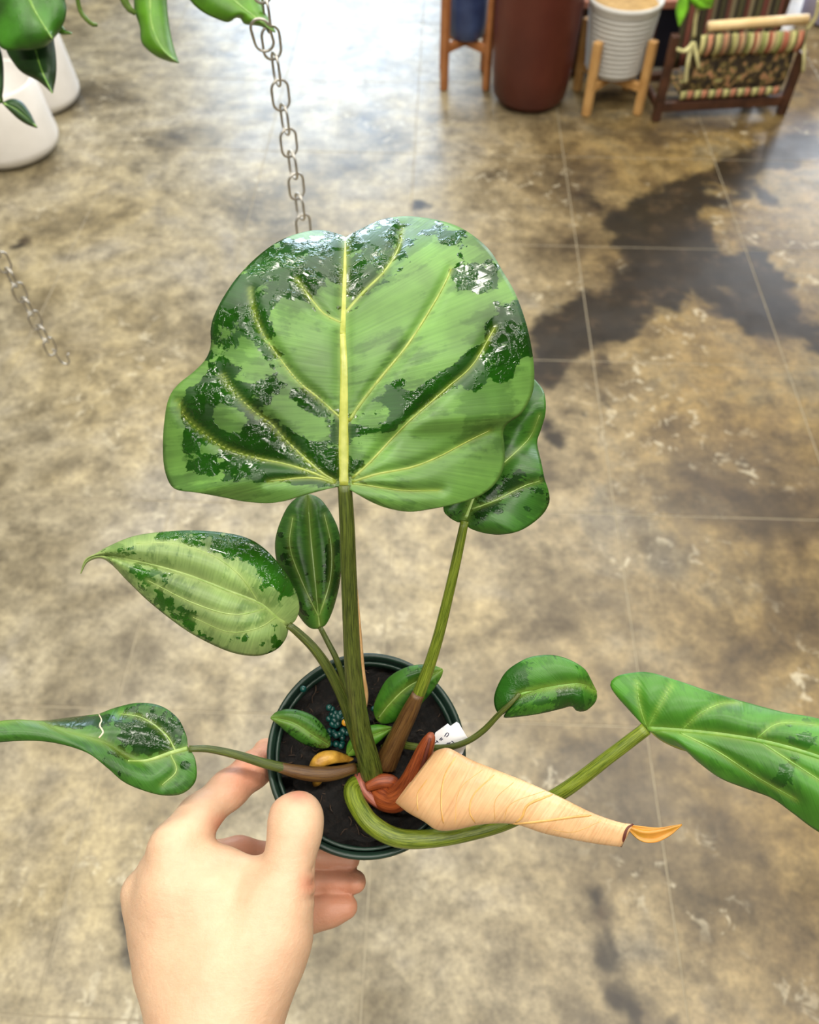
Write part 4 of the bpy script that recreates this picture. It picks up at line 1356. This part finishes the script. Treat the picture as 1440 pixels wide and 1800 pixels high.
# blue pot on an orange wood stand
gb1 = ground(781, 160); gb2 = ground(854, 156)
wid = np.linalg.norm(gb2 - gb1)
bx, by = (gb1[0] + gb2[0]) / 2 + .0, (gb1[1] + gb2[1]) / 2 + wid / 2
stand('plant_stand', bx, by, wid / math.sqrt(2), .30, .135, M_WOOD2, 'orange brown wooden stand under the blue pot', math.pi / 4, .022, 'wooden plant stands', .0)
bp = thing('blue_pot', (bx, by, .150), 'navy blue ceramic pot raised on the orange brown stand', 'pot')
v, f = lathe([(0.001, .150), (.054, .150), (.060, .156), (.065, .20), (.072, .50), (.066, .504), (.060, .49), (.001, .485)], np.array([bx, by, 0.0]), (0, 0, 1), 56)
mesh_obj('body', v, f, M_BLUE, bp)

# darker pots behind
cb0 = ground(1003, 144); cb1 = ground(1196, 144)
cy0 = 3.03
bench = thing('low_bench', ((cb0[0] + cb1[0]) / 2, cy0 + .15, 0), 'low dark wooden bench with a pinkish top behind the white ribbed pot', 'bench')
bevel(mesh_obj('bench_top', *box_geo(cb0[0] - .01, cb1[0] + .01, cy0 - .012, cy0 + .32, .225, .25), M_TERRA, bench, smooth=False), .004)
bevel(mesh_obj('front_panel', *box_geo(cb0[0] + .01, cb1[0] - .01, cy0 + .004, cy0 + .024, .03, .224), M_NAVY, bench, smooth=False), .002)
for xx in (cb0[0], cb1[0] - .03):
    for yy in (cy0, cy0 + .28):
        bevel(mesh_obj('leg', *box_geo(xx, xx + .03, yy, yy + .03, 0, .2245), M_DARKWOOD, bench, smooth=False), .003)
gl = ground(1470, 55)
planter('lavender_planter', gl[0] + .03, gl[1] + .12, [(0.001, 0), (.11, 0), (.13, .01), (.15, .34), (.142, .345), (.136, .32), (.001, .31)], M_LAV, 'pale lavender planter cut by the right edge behind the sewing basket')

# ------------------------------------------------------------------ fabric sewing basket on a dark wooden stand
k0 = ground(1152, 212); k1 = ground(1372, 200)
bw = np.linalg.norm(k1 - k0)
ux = (k1 - k0) / bw
uy = np.array([-ux[1], ux[0], 0]); uz = np.array([0, 0, 1.0])
bask = thing('sewing_basket', (k0 + k1) / 2, 'striped and floral fabric sewing basket slung on a dark wooden stand', 'basket')


def bl(x, y, z):
    return k0 + ux * x + uy * y + uz * z


def blbox(x0, x1, y0, y1, z0, z1):
    v, f = box_geo(x0, x1, y0, y1, z0, z1)
    return np.array([bl(*p) for p in v]), f


def stripe_material(name, floral):
    t = NT(name)
    nd = t.attr('bx').outputs['Fac']
    if floral:
        co = t.objco()
        c = t.ramp(t.noise(co, 42, 3, 0.5, 0.5), [(0.36, s2l((36, 28, 20))), (0.5, s2l((70, 56, 34))), (0.56, s2l((124, 112, 60))), (0.63, s2l((172, 116, 88))), (0.72, s2l((150, 160, 96)))])
        return t.out(c, 0.85, t.bump(t.noise(co, 120, 3), 0.4, 0.002))
    ph = t.math('FRACT', t.math('MULTIPLY', nd, 7.0))
    c = t.ramp(ph, [(0.0, s2l((196, 186, 124))), (0.16, s2l((196, 190, 130))), (0.2, s2l((96, 118, 36))), (0.34, s2l((196, 186, 130))), (0.46, s2l((62, 50, 30))), (0.54, s2l((206, 150, 116))), (0.68, s2l((146, 50, 36))), (0.78, s2l((208, 178, 134))), (0.92, s2l((60, 50, 30)))], 'LINEAR')
    return t.out(c, 0.85)


M_STRIPE = stripe_material('striped_ruffle_fabric', False)
M_FLORAL = stripe_material('dark_floral_fabric', True)
t = NT('dark_striped_lining')
nd = t.attr('bx').outputs['Fac']
ph = t.math('FRACT', t.math('MULTIPLY', nd, 5.5))
M_LINING = t.out(t.ramp(ph, [(0, s2l((44, 34, 26))), (.2, s2l((88, 84, 52))), (.35, s2l((40, 32, 24))), (.5, s2l((132, 78, 62))), (.62, s2l((92, 40, 34))), (.75, s2l((134, 124, 92))), (.9, s2l((44, 36, 26)))]), 0.9)
M_CREAM = simple('cream_dowel_wood', (216, 182, 126), (236, 208, 158), 22, 0.5, 0.1)
M_TIE = simple('cream_green_tie', (176, 170, 112), (214, 206, 154), 40, 0.8, 0.1)


def cloth_panel(name, x0, x1, fy, fz, n, m, amp, freq, mat, parent):
    """panel across x; fy(t), fz(t) give the section; pleated by amp"""
    V, bxs = [], []
    for i in range(n + 1):
        s = i / n
        for j in range(m + 1):
            t_ = j / m
            y, z = fy(t_), fz(t_)
            a = amp * math.sin(2 * math.pi * freq * s) * (0.6 + 0.4 * math.sin(3.1 * t_))
            inset = 0.0
            V.append(bl(x0 + (x1 - x0) * s, y - a, z)); bxs.append(s)
    Fc = [(i * (m + 1) + j, (i + 1) * (m + 1) + j, (i + 1) * (m + 1) + j + 1, i * (m + 1) + j + 1) for i in range(n) for j in range(m)]
    o = mesh_obj(name, V, Fc, mat, parent, attrs={'bx': bxs})
    so = o.modifiers.new('thickness', 'SOLIDIFY'); so.thickness = .004; so.offset = 0
    return o


BH = .40
# stand
for (nm, a) in (('stand_post', (-.012, .014, -.012, .016, 0, .27)), ('stand_post', (bw - .012, bw + .014, -.012, .016, 0, .20)),
                ('stand_post', (-.012, .014, .20, .226, 0, .42)), ('stand_post', (bw - .012, bw + .014, .20, .226, 0, .42))):
    bevel(mesh_obj(nm, *blbox(*a), M_DARKWOOD, bask, smooth=False), .004)
bevel(mesh_obj('stand_rail', *blbox(.012, bw - .01, -.006, .016, .028, .062), M_DARKWOOD, bask, smooth=False), .006)
bevel(mesh_obj('stand_rail', *blbox(.012, bw - .01, .20, .222, .03, .06), M_DARKWOOD, bask, smooth=False), .006)
bevel(mesh_obj('side_rail', *blbox(-.006, .010, .012, .205, .03, .055), M_DARKWOOD, bask, smooth=False), .004)
bevel(mesh_obj('side_rail', *blbox(bw - .010, bw + .006, .012, .205, .03, .055), M_DARKWOOD, bask, smooth=False), .004)
# fabric
cloth_panel('floral_front', .055, bw - .034, lambda t_: -.004 - .012 * math.sin(math.pi * t_), lambda t_: .085 + .135 * t_, 60, 10, .003, 9, M_FLORAL, bask)
cloth_panel('bottom_trim', .06, bw - .036, lambda t_: -.010 - .004 * math.sin(math.pi * t_), lambda t_: .073 + .026 * t_, 80, 4, .004, 14, M_STRIPE, bask)
cloth_panel('ruffle', .075, bw - .022, lambda t_: -.018 - .012 * math.sin(math.pi * t_), lambda t_: .212 + .062 * t_, 160, 8, .007, 15, M_STRIPE, bask)
cloth_panel('lining_back', .08, bw - .02, lambda t_: .16 + .05 * t_, lambda t_: .10 + .36 * t_, 160, 8, .006, 12, M_LINING, bask)
cloth_panel('fabric_base', .06, bw - .035, lambda t_: .0 + .17 * t_, lambda t_: .085 + .0 * t_, 20, 6, .001, 3, M_FLORAL, bask)
v, f = tube_geo([bl(.095, -.004, .292), bl(bw * .5, -.004, .296), bl(bw - .026, -.004, .300)], .0145, 14)
mesh_obj('dowel', v, f, M_CREAM, bask)
v, f = tube_geo([bl(.07, .21, .47), bl(bw - .012, .21, .47)], .012, 14)
mesh_obj('dowel', v, f, M_CREAM, bask)
for pts in ([(.06, -.01, .25), (.03, -.03, .235), (.0, -.035, .243)], [(.055, -.01, .25), (.048, -.03, .20), (.058, -.03, .135)], [(.06, -.01, .25), (.075, -.03, .21), (.09, -.03, .18)],
            [(bw - .022, -.01, .25), (bw - .008, -.03, .20), (bw + .008, -.03, .15)], [(bw - .022, -.01, .27), (bw - .012, -.02, .31), (bw - .02, -.02, .36)], [(.06, 0, .26), (.05, .0, .32), (.055, .01, .40)]):
    v, f = tube_geo(catmull([bl(*p) for p in pts], 14), .0065, 8, .5)
    mesh_obj('fabric_tie', v, f, M_TIE, bask)

# green leaves dangling in front of the basket
vz = 2.55
vine = thing('trailing_vine', W(1215, -140, 2.3), 'bright green vine leaves dangling above the sewing basket', 'hanging plant')
M_LEAF_FAR = leaf_material('bright_far_leaf', (110, 176, 30), (70, 140, 24), (130, 190, 60), stripe=0.1, wet=0.1)
leaf('leaf', vine, [(1203, -30, 2.42), (1204, 0, 2.44), (1200, 22, 2.46), (1194, 47, 2.48)], [(1200, -30, 2.42), (1192, 0, 2.45), (1188, 20, 2.47), (1193, 47, 2.48)], [(1206, -30, 2.42), (1212, -2, 2.45), (1210, 20, 2.47), (1195, 47, 2.48)], M_LEAF_FAR, n=24, m=6, bulge=.01, groove=0)
leaf('leaf', vine, [(1206, -30, 2.42), (1222, -8, 2.44), (1236, 6, 2.46), (1252, 12, 2.48)], [(1204, -28, 2.42), (1212, 0, 2.44), (1228, 16, 2.47), (1251, 14, 2.48)], [(1210, -32, 2.42), (1240, -24, 2.44), (1254, -6, 2.46), (1253, 10, 2.48)], M_LEAF_FAR, n=24, m=6, bulge=.01, groove=0)
pix_tube('stem', [(1215, -140, 2.3, 4), (1206, -80, 2.36, 4), (1205, -28, 2.42, 4)], M_STEM, vine, 12, 8)
